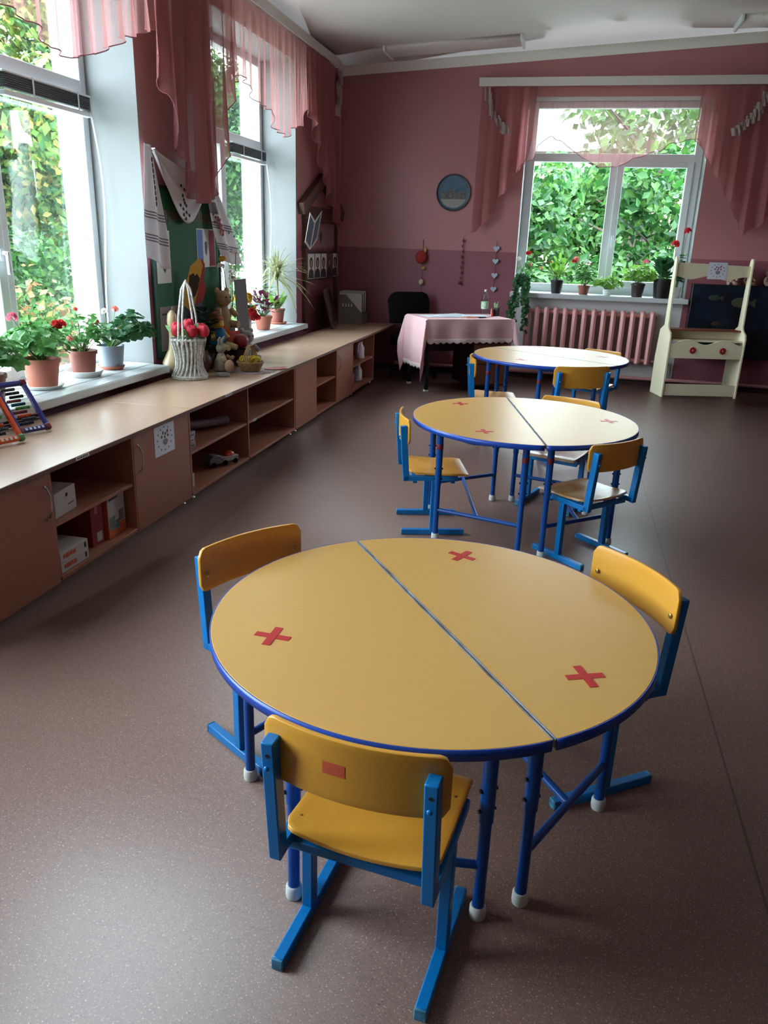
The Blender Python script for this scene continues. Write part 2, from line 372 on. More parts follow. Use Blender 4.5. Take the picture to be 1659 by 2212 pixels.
def window_back():
    x0, x1, z0, z1 = WINB; Y = YB+.28
    o = struct(bpy.data.objects.new('window_4', None)); COL.objects.link(o); o.location = (0, Y, 0)
    t = .07; d = .07; zt = 2.48; xm = .35
    g = G()
    g.bb((x0, 0, z0), (x0+t+.03, d, z1)); g.bb((x1-t-.02, 0, z0), (x1, d, z1)); g.bb((x0+t+.03, 0, z0), (x1-t-.02, d, z0+t+.05)); g.bb((x0+t+.03, 0, z1-t), (x1-t-.02, d, z1))
    g.bb((x0+t+.03, 0, zt-.04), (x1-t-.02, d, zt+.05)); g.bb((xm-.045, 0, z0+t+.05), (xm+.045, d, zt-.04))
    g.build('window_frame', PVC, o, bevel=.006)
    a, b = xm+.045, x1-t-.02; s_ = .06; e = -.02; g = G(); zb = z0+t+.05
    g.bb((a-.012, e, zb-.012), (a+s_, d-.01, zt-.03)); g.bb((b-s_, e, zb-.012), (b+.012, d-.01, zt-.03))
    g.bb((a+s_, e, zb-.012), (b-s_, d-.01, zb+s_)); g.bb((a+s_, e, zt-.03-s_), (b-s_, d-.01, zt-.03))
    sash = g.build('sash', PVC, o, bevel=.006)
    h = G(); xh = a+s_/2-.005
    h.bb((xh-.013, e-.012, 1.60), (xh+.013, e, 1.67)); h.bar((xh, e-.018, 1.65), (xh, e-.05, 1.64), .02, .02); h.bar((xh, e-.046, 1.655), (xh, e-.046, 1.53), .02, .018, (0, 1, 0))
    h.build('window_handle', WPLAS, sash, bevel=.004)
    G().bb((a+s_-.01, .03, zb+s_-.01), (b-s_+.01, .035, zt-.03-s_+.01)).build('pane', GLASS, sash)
    G().bb((x0+t+.02, .03, zb-.01), (xm-.035, .035, zt-.03)).build('pane', GLASS, o)
    G().bb((x0+t+.02, .03, zt+.04), (x1-t-.01, .035, z1-t+.01)).build('pane', GLASS, o)
    G().bb((x0+.002, -.279, z0-.03), (x1-.002, .0, z0+.025)).bb((x0-.03, -.42, z0-.03), (x1+.03, -.281, z0+.025)).build('window_sill', SILL, o, bevel=.008)
window_back()
# roller-up slatted blinds pulled to the top of the lower panes
DKSLAT = mat('dark_blind_slats', (58, 60, 62), .5)
def blind(y0, y1, label):
    t = thing('window_blind', label, 'blind', (XL-.30, 0, 2.315))
    g = G()
    for k in range(7): g.bb((-.02, y0+.01, -.02-.011*k), (.02, y1-.01, -.012-.011*k))
    g.build('slat_stack', DKSLAT, t)
    G().bb((-.022, y0, -.125), (.022, y1, -.098)).build('bottom_rail', WPLAS, t, bevel=.004)
    G().bb((-.022, y0, -.012), (.022, y1, .0)).build('head_rail', WPLAS, t, bevel=.003)
    for yy in (y0+.25, y1-.14): G().bb((.0225, yy-.007, -.10), (.0245, yy+.007, -.0)).build('ladder_tape', WPLAS, t)
    g = G()
    for q in (0, .012):
        pts = [(.026+.07*sin(pi*k/14)*.5, y1-.03+q+.03*sin(k*.45), -.1-1.42*k/14) for k in range(15)]
        g.tube(pts, .0018, 5)
    g.build('pull_cord', WPLAS, t)
blind(4.08, 4.90, 'slatted blind pulled up under the transom of the window nearest the camera')
blind(7.10, 7.93, 'slatted blind pulled up under the transom of the far left window')

# ------------------------------------------------------------------ half-round tables
def half_table(name, label, h, R, loc, rotz, crosses, foot_worn=0):
    """half disc on its local +X side, straight side along Y; crosses: (x, y, angle) in local metres"""
    t = thing(name, label, 'table', (loc[0], loc[1], 0), rotz, 'half-round nursery tables pushed together in pairs')
    k = R/.571; th = .022
    arc = [(R*cos(a), R*sin(a)) for a in [-pi/2+pi*i/56 for i in range(57)]]
    poly = [(.004, -R)]+[(max(x, .004), y) for x, y in arc[1:-1]]+[(.004, R)]
    G().prism(poly, h-th, h).build('tabletop', TABLE, t, bevel=.0015)
    G().sheet(lambda uu, v: ((R+.0015)*cos(-pi/2+pi*uu)+.004*(abs(uu-.5) > .49), (R+.0015)*sin(-pi/2+pi*uu), h-th-.004+(th+.0035)*v), 64, 1).build('edge_band', BAND, t, solid=.003)
    g = G()
    random.seed(int(R*1000+loc[0]*77))
    for i in range(40):
        a, b = -R+2*R*i/40, -R+2*R*(i+1)/40
        g.bb((.0012, a, h-th), (.0032+.0012*random.random()+(.0016 if .25 < i/40 < .97 and (rotz > 2.6 or rotz < 1) else 0), b, h+.0006))
    g.build('seam_edging', mat('worn_pale_edging', (160, 166, 178), .5, noise=(11, 1), col2=(96, 76, 62)), t)
    legs = [(.057*k, .44*k), (.057*k, -.44*k), (.445*k, .23*k), (.445*k, -.23*k)]
    for i, (x, y) in enumerate(legs):
        zt = h-th; zm = h*.56
        g = G(); g.tube([(x, y, .02), (x, y, zm)], .0145, 14); g.tube([(x, y, zm-.04), (x, y, zt)], .0175, 14)
        lg = g.build('leg', NAVY, t)
        G().lathe([(.014, .0), (.019, .0015), (.0205, .012), (.0195, .032), (.017, .036)], 16, (x, y, 0)).build('foot_cap', FOOTP, lg)
        g = G()
        for q in (0, .055): g.tube([(x-.022, y, zm-.01+q), (x+.022, y, zm-.01+q)], .005, 8)
        g.build('adjusting_bolt', DKMET, lg)
        G().lathe([(.0179, 0), (.0184, .002), (.0184, .026), (.0179, .028)], 14, (x, y, h*.8), caps=False).build('red_size_band', RED if h < .6 else mat('dull_red_paint_band', (110, 30, 44), .5), lg)
    zs = h*.27
    for sg in (1, -1):
        G().tube([(.057*k, sg*.44*k, zs), (.445*k, sg*.23*k, zs)], .011, 12).build('stretcher', NAVY, t)
        G().tube([(.057*k, sg*.44*k, h-th-.018), (.30*k, sg*.40*k, h-th-.018), (.445*k, sg*.23*k, h-th-.018)], .014, 12).build('apron_tube', NAVY, t)
    xm = (.057+.445)/2*k; ym = .335*k
    G().tube([(xm, ym, zs), (xm, -ym, zs)], .011, 12).build('stretcher', NAVY, t)
    G().tube([(.057*k, .44*k, h-th-.018), (.057*k, -.44*k, h-th-.018)], .014, 12).build('apron_tube', NAVY, t)
    for x, y, a in crosses:
        g = G()
        for k_, q in enumerate((a, a+radians(92))):
            d = Vector((cos(q), sin(q), 0)); c_ = Vector((x, y, h+.0005+.0004*k_)); g.bar(c_-d*.046, c_+d*.046, .021, .0008)
        g.build('tape_cross', RED, t)
    return t
def loc_of(c, rot, p):
    d = Rz(-rot) @ Vector((p[0]-c[0], p[1]-c[1], 0)); return d.x, d.y
def table_pair(c, h, R, rot, marks, labels):
    ms = [[], []]
    for px, py, a in marks:
        x, y = loc_of(c, rot, (px, py))
        if x > 0: ms[0].append((x, y, a-rot))
        else: ms[1].append((-x, -y, a-rot-pi))
    n = Vector((cos(rot), sin(rot)))*.0015
    half_table('half_round_table', labels[0], h, R, (c[0]+n.x, c[1]+n.y), rot, ms[0])
    half_table('half_round_table', labels[1], h, R, (c[0]-n.x, c[1]-n.y), rot+pi, ms[1])
table_pair((-.266, 1.826), .57, .571, radians(35.4), [(-.626, 1.603, -.05), (-.246, 2.265, -.45), (.127, 1.625, .4)],
    ['right half of the nearest round table, with two red tape crosses', 'left half of the nearest round table, with one red tape cross'])
table_pair((-.17, 4.19), .625, .597, radians(13.4), [(-.34, 3.793, .3), (-.551, 4.457, .25), (.28, 4.283, .3)],
    ['glossy right half of the middle round table', 'left half of the middle round table, two red crosses near its rim'])
table_pair((-.095, 6.29), .70, .594, radians(57), [(-.205, 6.805, .2), (-.297, 5.954, .3), (.307, 6.414, .3)],
    ['back half of the farthest round table, nearest the radiator', 'front half of the farthest round table, above a chair back'])

# ------------------------------------------------------------------ nursery chairs
def make_chair(label, ply=PLY, sticker=False):
    t = thing('nursery_chair', label, 'chair', group='small blue-framed nursery chairs')
    W = .162; q = .027
    for s_ in (-1, 1):
        x = s_*W
        rn = G().bar((x, 0, .015), (x, .335, .015), q, .029).build('runner', BLUE, t, bevel=.003)
        for yy in (-.0025, .3375): G().bar((x, yy-.003, .015), (x, yy+.003, .015), q+.001, .030).build('end_cap', mat('worn_blue_plug', (70, 150, 190), .5, noise=(60, .8), col2=(40, 70, 90)), rn, bevel=.003)
        G().bar((x, .165, .029), (x, .165, .306), q, .031, (0, 1, 0)).build('leg', BLUE, t, bevel=.003)
        G().bar((x, .0, .318), (x, .29, .318), q, .026).build('seat_rail', BLUE, t, bevel=.003)
        up = G().bar((x, .012, .304), (x, -.014, .602), q, .034, (0, 1, 0)).build('back_upright', BLUE, t, bevel=.003)
        g = G()
        g.ball((x, -.032, .545), (.006, .004, .006), 10, 6)
        g.build('bolt_head', BLUE, up)
        G().tube([(x, -.0295, .572), (x, -.0265, .572)], .0042, 10).build('bolt_hole', mat('dark_hole', (10, 14, 20), .8), up)
    for yy, zz in ((.06, .30), (.265, .30)):
        G().bar((-W, yy, zz), (W, yy, zz), .022, .022).build('crossbar', BLUE, t, bevel=.002)
    def seat(uu, v):
        x = -.168+.336*uu; c_ = .03; e = abs(x)-(.168-c_)
        lo = .040+.014*(1-(x/.168)**2)*-1 + (c_-sqrt(max(c_*c_-e*e, 0)) if e > 0 else 0)
        hi = .350-(.006-sqrt(max(.000036-max(abs(x)-.162, 0)**2, 0)))
        y = lo+(hi-lo)*v; w_ = (y-.04)/.31
        z = .340+.010*(x/.168)**2*max(0, 1-w_*1.3)-.010*max(0, (w_-.8)/.2)**2*.6-.005*sin(pi*min(1, w_*1.2))
        return (x, y, z)
    st = G().sheet(seat, 28, 22).build('seat', ply, t, solid=.011, bevel=.002)
    for sx in (-1, 1):
        for yy in (.085, .27): G().ball((sx*.145, yy, .3465 if yy < .2 else .342), (.007, .007, .003), 10, 6).build('screw_head', mat('brass_screw', (196, 160, 84), .3, metal=.7), st)
    def back(uu, v):
        x = -.188+.376*uu; c_ = .026; e = abs(x)-(.188-c_); cut = c_-sqrt(max(c_*c_-e*e, 0)) if e > 0 else 0
        z0, z1 = .500+cut, .637-cut; z = z0+(z1-z0)*v
        return (x, .020-.034*(1-(x/.188)**2)-.03*(z-.5)*.5, z)
    bk = G().sheet(back, 32, 10).build('backrest', PLY, t, solid=.011, bevel=.002)
    for sx in (-1, 1): G().ball((sx*W, .0205, .555), (.008, .003, .008), 10, 6).build('screw_head', MATS['brass_screw'], bk)
    if sticker:
        def stk(uu, v):
            p = back((-.052+.046*uu+.188)/.376, (.560+.027*v-.5)/.137); return (p[0], p[1]-.0061, p[2])
        g = G(); g.sheet(stk, 6, 3)
        g.build('red_sticker', mat('orange_red_sticker', (212, 92, 60), .5), bk)
    return t
def head(hx, hy): return atan2(-hx, hy)
front_chair = make_chair('yellow chair closest to the camera, seen from behind, red sticker on its backrest', sticker=True)
spare = make_chair('chair left of the nearest table, only its backrest showing above the top')
old = make_chair('worn pale-seated chair with its back to the camera at the middle table', PLYOLD)
front_chair.location = (-.303, 1.164, 0); front_chair.rotation_euler[2] = head(.11, .99)
spare.location = (-.885, 2.075, 0); spare.rotation_euler[2] = head(.84, -.54)
old.location = (.312, 3.765, 0); old.rotation_euler[2] = head(-.72, .69)
dup(spare, (.285, 2.19, 0), head(-.81, -.58), 'bright yellow chair facing the camera at the right of the nearest table')
dup(spare, (-.803, 4.03, 0), head(.315, .095), 'chair in side view at the left of the middle table, seat turned right')
dup(old, (.085, 4.83, 0), head(-.335, -.94), 'chair behind the middle table, only its top edge and seat showing')
dup(spare, (-.699, 6.228, 0), head(.985, .17), 'chair in side view at the left of the farthest table, beside the draped desk').scale = (1.05, 1.05, 1.05)
dup(old, (.154, 5.662, 0), head(-.423, .906), 'chair with its back to the camera at the farthest table, front right').scale = (1.13, 1.13, 1.13)
dup(spare, (.36, 7.40, 0), head(-.5, -.87), 'chair mostly hidden behind the farthest table, next to the radiator')

# ------------------------------------------------------------------ low cabinets along the left wall
XC, ZW = -2.068, .56
EDGE = mat('brown_edge_strip', (116, 82, 66), .5)
def cabinet(y0, y1, bays, label, dividers=()):
    t = thing('shelf_cabinet', label, 'cabinet', (0, y0, 0), 0, 'low beech cabinets under the left windows')
    z0, z1, xb, th = .03, ZW-.024, -2.62, .016; L = y1-y0
    G().bb((xb, .001, z0), (XC-.017, L-.001, z0+th)).build('bottom_panel', CAB, t, bevel=.001)
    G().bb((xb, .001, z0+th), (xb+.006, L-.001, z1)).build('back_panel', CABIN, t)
    ys = sorted({0, L, *[b[1]-y0 for b in bays], *[b[2]-y0 for b in bays]})
    for yy in ys:
        a = max(.001, yy-th/2) if 0 < yy < L else (.001 if yy == 0 else L-th-.001)
        G().bb((xb+.007, a, z0+th+.0005), (XC-.002 if any(b[0] == 'open' and abs(b[1]-y0-yy) < .02 or b[0] == 'open' and abs(b[2]-y0-yy) < .02 for b in bays) else XC-.019, a+th, z1)).build('side_panel', CAB, t, bevel=.001)
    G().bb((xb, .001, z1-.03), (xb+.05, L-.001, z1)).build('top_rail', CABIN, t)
    for b in bays:
        a, e = b[1]-y0, b[2]-y0
        if b[0] == 'door':
            d = G().bb((XC-.016, a+.004, z0-.004), (XC, e-.004, z1-.004)).build('door', CAB, t, bevel=.0015)
            if b[3] != 0:
                yh = e-.045 if b[3] > 0 else a+.045
                g = G(); zt = z1-.055
                g.tube([(XC-.001, yh, zt), (XC+.012, yh, zt-.006), (XC+.024, yh, zt-.035), (XC+.027, yh, zt-.07), (XC+.024, yh, zt-.105), (XC+.012, yh, zt-.134), (XC-.001, yh, zt-.14)], .0042, 8)
                for q in (zt+.002, zt-.142): g.ball((XC+.001, yh, q), .007, 8, 6)
                g.build('handle', METAL, d)
        else:
            G().bb((xb+.007, a+th/2+.0005, .277), (XC-.012, e-th/2-.0005, .277+th)).build('shelf', CAB, t, bevel=.001)
            G().bb((XC-.016, a+th/2, z0), (XC, e-th/2, z0+th+.002)).build('front_rail', CAB, t, bevel=.001)
            if b[3]:
                g = G(); mk = G()
                for yy in b[3]:
                    for zz, dx in ((.284, -.0115), ):
                        g.bb((XC+dx, yy-.03, zz-.008), (XC+dx+.0008, yy+.03, zz+.008))
                        for q in range(5): mk.bb((XC+dx+.0006, yy-.022+q*.010, zz-.003), (XC+dx+.0011, yy-.022+q*.010+.006, zz+.003))
                lb = g.build('paper_label', WPLAS, t); mk.build('label_print', DKMET, lb)
    for yy in (.06, L-.06):
        for xx in (XC-.035, xb+.05):
            G().lathe([(.016, 0), (.018, .003), (.012, .012), (.010, .03)], 12, (xx, yy, 0)).build('foot', METAL, t)
    return t
cabinet(2.06, 4.02, [('door', 2.06, 2.744, 1), ('open', 2.744, 3.406, (2.98,)), ('door', 3.406, 4.02, -1)], 'cabinet nearest the camera, open shelves between two doors, one with a taped drawing')
cabinet(4.025, 5.87, [('open', 4.025, 4.905, (4.42,)), ('open', 4.905, 5.87, 0)], 'open four-compartment shelf cabinet below the basket of tulips')
cabinet(5.875, 7.62, [('door', 5.875, 6.43, 0), ('open', 6.43, 7.05, 0), ('door', 7.05, 7.62, -1)], 'cabinet under the far left window, two doors with a narrow open bay between')
cabinet(7.625, 8.53, [('open', 7.625, 8.53, 0)], 'open shelf cabinet at the far end, next to the black office chair')
for a, b, lb in ((1.9, 4.035, 'near length of beech worktop carrying the two toy abacuses'), (4.041, 5.885, 'middle length of beech worktop under the basket of tulips and toys'), (5.888, 9.52, 'far length of beech worktop running to the corner with the file box')):
    o = thing('worktop', lb, 'worktop', (0, a, 0), 0, 'beech worktops on the left cabinets')
    G().bb((-2.665, 0, ZW-.022), (-2.052, b-a, ZW)).build('board', COUNTER, o, bevel=.002)
    G().bb((-2.0518, 0, ZW-.021), (-2.0505, b-a, ZW-.001)).build('edge_strip', EDGE, o)
    if b > 9: G().bb((-2.62, 3.2, .0), (-2.60, 3.6, ZW-.0225)).build('end_support', CAB, o)
    g = G(); mk = G()
    for yy in {1.9: (2.96,), 4.041: (4.55,), 5.888: ()}[a]:
        g.bb((-2.0504, yy-a-.05, ZW-.018), (-2.0496, yy-a+.05, ZW-.002))
        for q in range(6): mk.bb((-2.0497, yy-a-.04+q*.014, ZW-.014), (-2.0492, yy-a-.04+q*.014+.008, ZW-.006))
    if g.v: lb_ = g.build('paper_label', WPLAS, o); mk.build('label_print', DKMET, lb_)

# ------------------------------------------------------------------ radiator
PINKM = mat('pink_radiator_enamel', (226, 164, 162), .35)
rad = thing('radiator', 'pink cast iron column radiator under the back window', 'radiator', (0, YB-.10, 0))
n = 14
for i in range(n):
    x = -.45+1.40*i/(n-1)
    g = G()
    prof = [(-.026, .30), (-.012, .255), (.012, .255), (.026, .30), (.026, .80), (.012, .852), (-.012, .852), (-.026, .80)]
    # pointed front column and rounder rear column joined by a web
    g.prism([(-.036, -.058), (0, -.078), (.036, -.058), (.034, -.03), (.012, -.02), (-.012, -.02), (-.034, -.03)], .27, .835, lambda a, b, c_: (x+a*(1 if .3 < c_ < .8 else .8), b, c_))
    g.prism([(-.028, .012), (.028, .012), (.028, .055), (0, .07), (-.028, .055)], .27, .835, lambda a, b, c_: (x+a, b, c_))
    g.bb((x-.008, -.03, .30), (x+.008, .03, .81))
    g.ball((x, -.0, .83), (.032, .07, .026), 12, 7); g.ball((x, -.0, .275), (.032, .07, .026), 12, 7)
    g.build('radiator_section', PINKM, rad, bevel=.004)
g = G(); 
for z in (.30, .80): g.tube([(-.50, 0, z), (1.0, 0, z)], .021, 14)
g.build('connecting_tube', PINKM, rad)
G().tube([(1.0, 0, .295), (1.10, 0, .295), (1.19, .02, .295), (1.2, .06, .25), (1.2, .06, .105)], .014, 10).build('supply_pipe', mat('white_gloss_pipe', (214, 206, 204), .35), rad)

# ------------------------------------------------------------------ ceiling lamps and curtain rails
def lamp(x0, x1, y0, y1, label):
    t = thing('ceiling_lamp', label, 'lamp', ((x0+x1)/2, (y0+y1)/2, zc((x0+x1)/2)), 0, 'fluorescent ceiling lamps'); t.rotation_euler[1] = -atan2(.058, 1)
    L, W = (x1-x0)/2, (y1-y0)/2
    G().bb((-L, -W, -.022), (L, W, -.001)).build('housing', mat('lamp_housing_white', (206, 202, 198), .5), t, bevel=.004)
    def dif(uu, v):
        a = pi*v; return (-L+.03+(2*L-.06)*uu, -(W-.012)*cos(a), -.022-.055*sin(a)**.6)
    G().sheet(dif, 2, 18).build('diffuser', mat('ribbed_acrylic', (216, 206, 202), .35, noise=(60, .4), col2=(190, 180, 178)), t, solid=.002)
    for sx in (-1, 1): G().bb((sx*L-.03*(sx > 0), -W, -.082), (sx*L+.03*(sx < 0), W, -.0225)).build('end_cap', WPLAS, t, bevel=.006)
    return t
lamp(-2.14, -.71, 8.82, 9.22, 'fluorescent ceiling lamp left of centre, whole length in view')
lamp(1.29, 2.72, 8.82, 9.24, 'fluorescent ceiling lamp cut off by the right edge of the photo')
RAIL = mat('white_curtain_rail', (214, 206, 202), .5)
def rail(label, a, b, z):
    t = thing('curtain_rail', label, 'curtain rail', a); d = Vector(b)-Vector(a); d.normalize()
    q = Vector((d.y, -d.x, 0))      # towards the room
    A, B = Vector((0, 0, 0)), Vector(b)-Vector(a)
    G().bar(A+q*.0, B+q*.0, .012, .085).build('fascia_strip', RAIL, t, bevel=.002)
    G().bar(A-q*.055+Vector((0, 0, .03)), B-q*.055+Vector((0, 0, .03)), .10, .016).build('track', RAIL, t, bevel=.002)
    g = G()
    n_ = int(B.length/1.2)+1
    for i in range(n_+1): p = A+B*(.02+.96*i/n_); g.bar(p-q*.06+Vector((0, 0, .036)), p-q*.125+Vector((0, 0, .036)), .03, .02)
    g.build('wall_bracket', RAIL, t)
rail('long white curtain rail over the left windows, against the ceiling', (-2.665, -.4, 3.30), (-2.665, 9.12, 3.30), 3.30)
rail('white curtain rail over the back window', (-1.195, 9.455, 3.185), (2.05, 9.455, 3.185), 3.185)

# ------------------------------------------------------------------ tulle curtains
def pleat(s_, seed, amp):
    if amp > .027: return amp*1.25*(sin(s_*36+seed)+.25*sin(s_*72+2*seed)+.3*sin(s_*15+seed*1.3))
    return amp*(sin(s_*41+seed)+.55*sin(s_*83+2.1*seed+1.7*sin(s_*9))+.4*sin(s_*23+seed*1.3))
def cloth(prof, top, s0, s1, place, seed, amp, nu, nv=26, lean=0):
    """hanging sheet: prof = lower edge height by position, top = upper edge height; place(s, depth, z)"""
    g = G(); edge = []
    def fn(uu, v):
        s_ = s0+(s1-s0)*uu; zt = top(s_); zb = interp(prof, s_)
        k = (1-v)*.18+v; z = zt+(zb-zt)*v
        return place(s_+lean*v+.012*v*sin(s_*37+seed), pleat(s_, seed, amp)*k+.012, z)
    g.sheet(fn, nu, nv); edge = [fn(i/nu, 1) for i in range(nu+1)]
    return g, edge
def left_place(s_, d, z): return (-2.70+d, s_, z)
def back_place(s_, d, z): return (s_, 9.515-d, z)
def curtain(label, pieces, place):
    t = thing('tulle_curtain', label, 'curtain')
    for nm, prof, top, s0, s1, seed, amp, nu, m, off, lean in pieces:
        pl = (lambda s_, d, z, o=off: place(s_, d+o, z))
        g, e = cloth(prof, top, s0, s1, pl, seed, amp, nu, lean=lean)
        o = g.build(nm, m, t)
        G().tube(e, .0035, 5).build('hem', HEM, o)
    return t
def ruffle(t, pts, wdt, place, seed):
    g = G(); random.seed(seed); n_ = 12
    for i in range(n_):
        a = i/n_*(len(pts)-1); k = int(a); p = Vector((*pts[k],)).lerp(Vector((*pts[min(k+1, len(pts)-1)],)), a-k)
        s_, z = p; w_ = wdt*(.8+.5*random.random()); h = .075; sh = .03*random.random()
        g.sheet(lambda uu, v: place(s_+w_*(uu-.5)+sh*v, .055+.018*sin(uu*8+i)+.006*(i % 3), z+.03-h*v), 6, 3)
    g.build('white_ruffle', RUFFLE, t)
topL = lambda s_: 3.25
c1 = curtain('pink tulle curtain over the nearest window, its tail falling over the green board', [
    ('valance', [(2.9, 2.66), (3.35, 2.56), (3.6, 2.49), (3.8, 2.455), (3.97, 2.38), (4.09, 2.362), (4.36, 2.43), (4.48, 2.49), (4.74, 2.60), (5.03, 2.70)], topL, 2.9, 5.06, 1.3, .022, 260, TULLE, 0, 0),
    ('side_tail', [(4.98, 2.55), (5.06, 2.44), (5.12, 2.36), (5.18, 2.14), (5.24, 2.05), (5.32, 1.98), (5.38, 1.80), (5.46, 1.75), (5.60, 1.74), (5.74, 1.78), (5.80, 1.86)], topL, 4.98, 5.80, 4.1, .030, 170, TULLED, .03, -.02)], left_place)
ruffle(c1, [(5.60, 3.25), (5.62, 2.98), (5.66, 2.72)], .10, left_place, 3)
c2 = curtain('pink tulle curtain over the far left window, with a tail at each side', [
    ('valance', [(6.1, 2.50), (6.2, 2.62), (6.40, 2.70), (6.60, 2.64), (6.72, 2.56), (7.0, 2.55), (7.13, 2.42), (7.43, 2.39), (7.62, 2.49), (7.82, 2.53), (7.98, 2.70), (8.3, 2.68)], topL, 6.1, 8.35, 2.2, .022, 280, TULLE, 0, 0),
    ('side_tail', [(5.38, 1.72), (5.52, 1.73), (5.64, 1.80), (5.72, 1.90), (5.79, 2.06), (5.86, 2.18), (5.90, 2.36), (5.97, 2.46), (6.10, 2.66)], topL, 5.38, 6.10, 6.4, .030, 150, TULLED, .10, 0),
    ('side_tail', [(8.05, 2.68), (8.22, 2.58), (8.32, 2.44), (8.42, 2.36), (8.48, 2.22), (8.6, 2.12), (8.72, 1.98), (8.85, 1.86), (9.0, 1.70), (9.10, 1.64), (9.16, 1.78)], topL, 8.05, 9.16, 8.8, .033, 180, TULLED, .012, 0)], left_place)
ruffle(c2, [(8.98, 3.2), (8.97, 3.0), (8.93, 2.78)], .12, left_place, 5)
topB = lambda s_: 3.138
c3 = curtain('pink tulle curtain over the back window above the radiator', [
    ('valance', [(-.72, 2.30), (-.57, 2.42), (-.50, 2.57), (-.39, 2.655), (-.28, 2.62), (-.18, 2.55), (.0, 2.44), (.17, 2.355), (.36, 2.36), (.54, 2.45), (.74, 2.51), (.92, 2.60), (1.13, 2.64), (1.20, 2.58), (1.30, 2.42)], topB, -.72, 1.30, 3.3, .016, 330, TULLE, 0, 0),
    ('side_tail', [(-1.16, 1.64), (-1.05, 1.72), (-.92, 1.86), (-.90, 2.02), (-.82, 2.06), (-.78, 2.18), (-.72, 2.25), (-.62, 2.40), (-.56, 2.62)], topB, -1.16, -.56, 5.2, .028, 150, TULLED, .012, -.02),
    ('side_tail', [(1.12, 2.62), (1.27, 2.45), (1.39, 2.26), (1.45, 2.22), (1.52, 2.06), (1.60, 1.95), (1.66, 1.86), (1.72, 1.70), (1.86, 1.78), (1.98, 1.9)], topB, 1.12, 1.98, 7.7, .028, 170, TULLED, .012, .01)], back_place)
ruffle(c3, [(-1.10, 3.10), (-1.05, 2.90), (-.92, 2.76), (-.87, 2.70)], .07, back_place, 7)
ruffle(c3, [(1.74, 3.05), (1.66, 2.85), (1.46, 2.68)], .08, back_place, 9)

# ------------------------------------------------------------------ desk with cloth, armchair, things on the desk
DK = 32.4
desk = thing('teacher_desk', 'dark brown desk under a pink cloth in front of the back wall', 'desk', (-1.41, 8.12, 0), radians(DK))
DKW = wood('dark_brown_veneer', (70, 40, 30), (54, 30, 24), (1, 8, 1), .4)
ZD = .762; DL, DW = 1.0, .58       # local x along the front edge, local y to the back
G().bb((.0, .0, ZD-.025), (DL, DW, ZD-.004)).build('desk_top', DKW, desk, bevel=.002)
for y_ in (.035, DW-.035):
    lg = G().bb((.02, y_-.018, .02), (.056, y_+.018, ZD-.026)).build('leg', mat('black_metal_leg', (22, 22, 24), .35, metal=.3), desk, bevel=.003)
    G().bb((.014, y_-.024, 0), (.062, y_+.024, .02)).build('foot_cap', FOOTP, lg, bevel=.003)
G().bb((.57, .03, .04), (.98, DW-.03, ZD-.026)).build('drawer_pedestal', DKW, desk, bevel=.002)
for k in range(3): G().bb((.575, .012, .06+.225*k), (.975, .029, .275+.225*k)).build('drawer_front', wood('brown_veneer_front', (112, 66, 42), (92, 52, 34), (8, 1, 1), .4) if 'brown_veneer_front' not in MATS else MATS['brown_veneer_front'], desk, bevel=.002)
G().bb((.06, DW-.05, .36), (.57, DW-.035, ZD-.026)).build('back_panel', DKW, desk)
CLOTH = mat('pink_tablecloth', (234, 190, 192), .8, trans=.12)
LACE = mat('white_lace', (226, 206, 204), .8)
def cloth_pt(x, y, ov):
    """drape: distance beyond the edge turns downwards"""
    dx = -x if x < 0 else (x-DL if x > DL else 0); dy = -y if y < 0 else (y-DW if y > DW else 0)
    px, py = min(max(x, 0), DL), min(max(y, 0), DW); d = sqrt(dx*dx+dy*dy)+.5*min(dx, dy); z = ZD+.002-d
    fx = (-1 if x < 0 else 1) if dx else 0; fy = (-1 if y < 0 else 1) if dy else 0
    if dx and dy:       # corner tail hangs as a soft fold
        a = atan2(dy, dx); R_ = .012+.10*min(1, d/.3)*sin(2*a)**2*.8
        return (px+fx*(.010+R_*cos(a)), py+fy*(.010+R_*sin(a)), z)
    wv = .012*min(1, d/.12)*(1+sin((y if dx else x)*19+(2 if dx else 0)))
    return (px+fx*(.008+wv if dx else 0), py+fy*(.008+wv if dy else 0), z)
tc = tag(G().sheet(lambda uu, v: cloth_pt(-.50+uu*(DL+.50+.22), -.22+v*(DW+.22+.20), 0), 96, 60).build('tablecloth', CLOTH, None, solid=.002, loc=(-1.41, 8.12, 0), rotz=radians(DK)),
    'pink tablecloth with scalloped white lace hanging off the desk', 'tablecloth')
def lace(along):
    g = G(); n_ = 15; 
    for i in range(n_*10):
        pass
    def edge(p): 
        if along == 'front': return cloth_pt(p*DL, -.22, 0)
        if along == 'left': return cloth_pt(-.50, p*DW, 0)
        return cloth_pt(DL+.22, p*DW, 0)
    nu = {'front': 150, 'left': 90, 'right': 70}[along]; sc = {'front': 13, 'left': 8, 'right': 6}[along]
    def fn(uu, v):
        a = Vector(edge(uu)); off = Vector((0, -.004, 0)) if along == 'front' else Vector((-.004 if along == 'left' else .004, 0, 0))
        h = .022+.020*abs(sin(pi*sc*uu)); return a+off+Vector((0, 0, .018-(h+.012)*v))
    g.sheet(fn, nu, 3); return g
for al in ('front', 'left', 'right'): lace(al).build('lace_trim', LACE, tc, solid=.001)
g = G()
for (a, b, s1, s2) in (((-.5, 0), (0, -.22), 0, 0), ):
    def fn(uu, v):
        p = Vector(cloth_pt(-.50*(1-uu), -.22*uu*1.0, 0)); return p
def on_desk(lx, ly, z=0): v = Rz(radians(DK)) @ Vector((lx, ly, 0)); return (-1.41+v.x, 8.12+v.y, ZD+.0055+z)
PAPER = mat('white_paper', (232, 238, 248), .6)
random.seed(4)
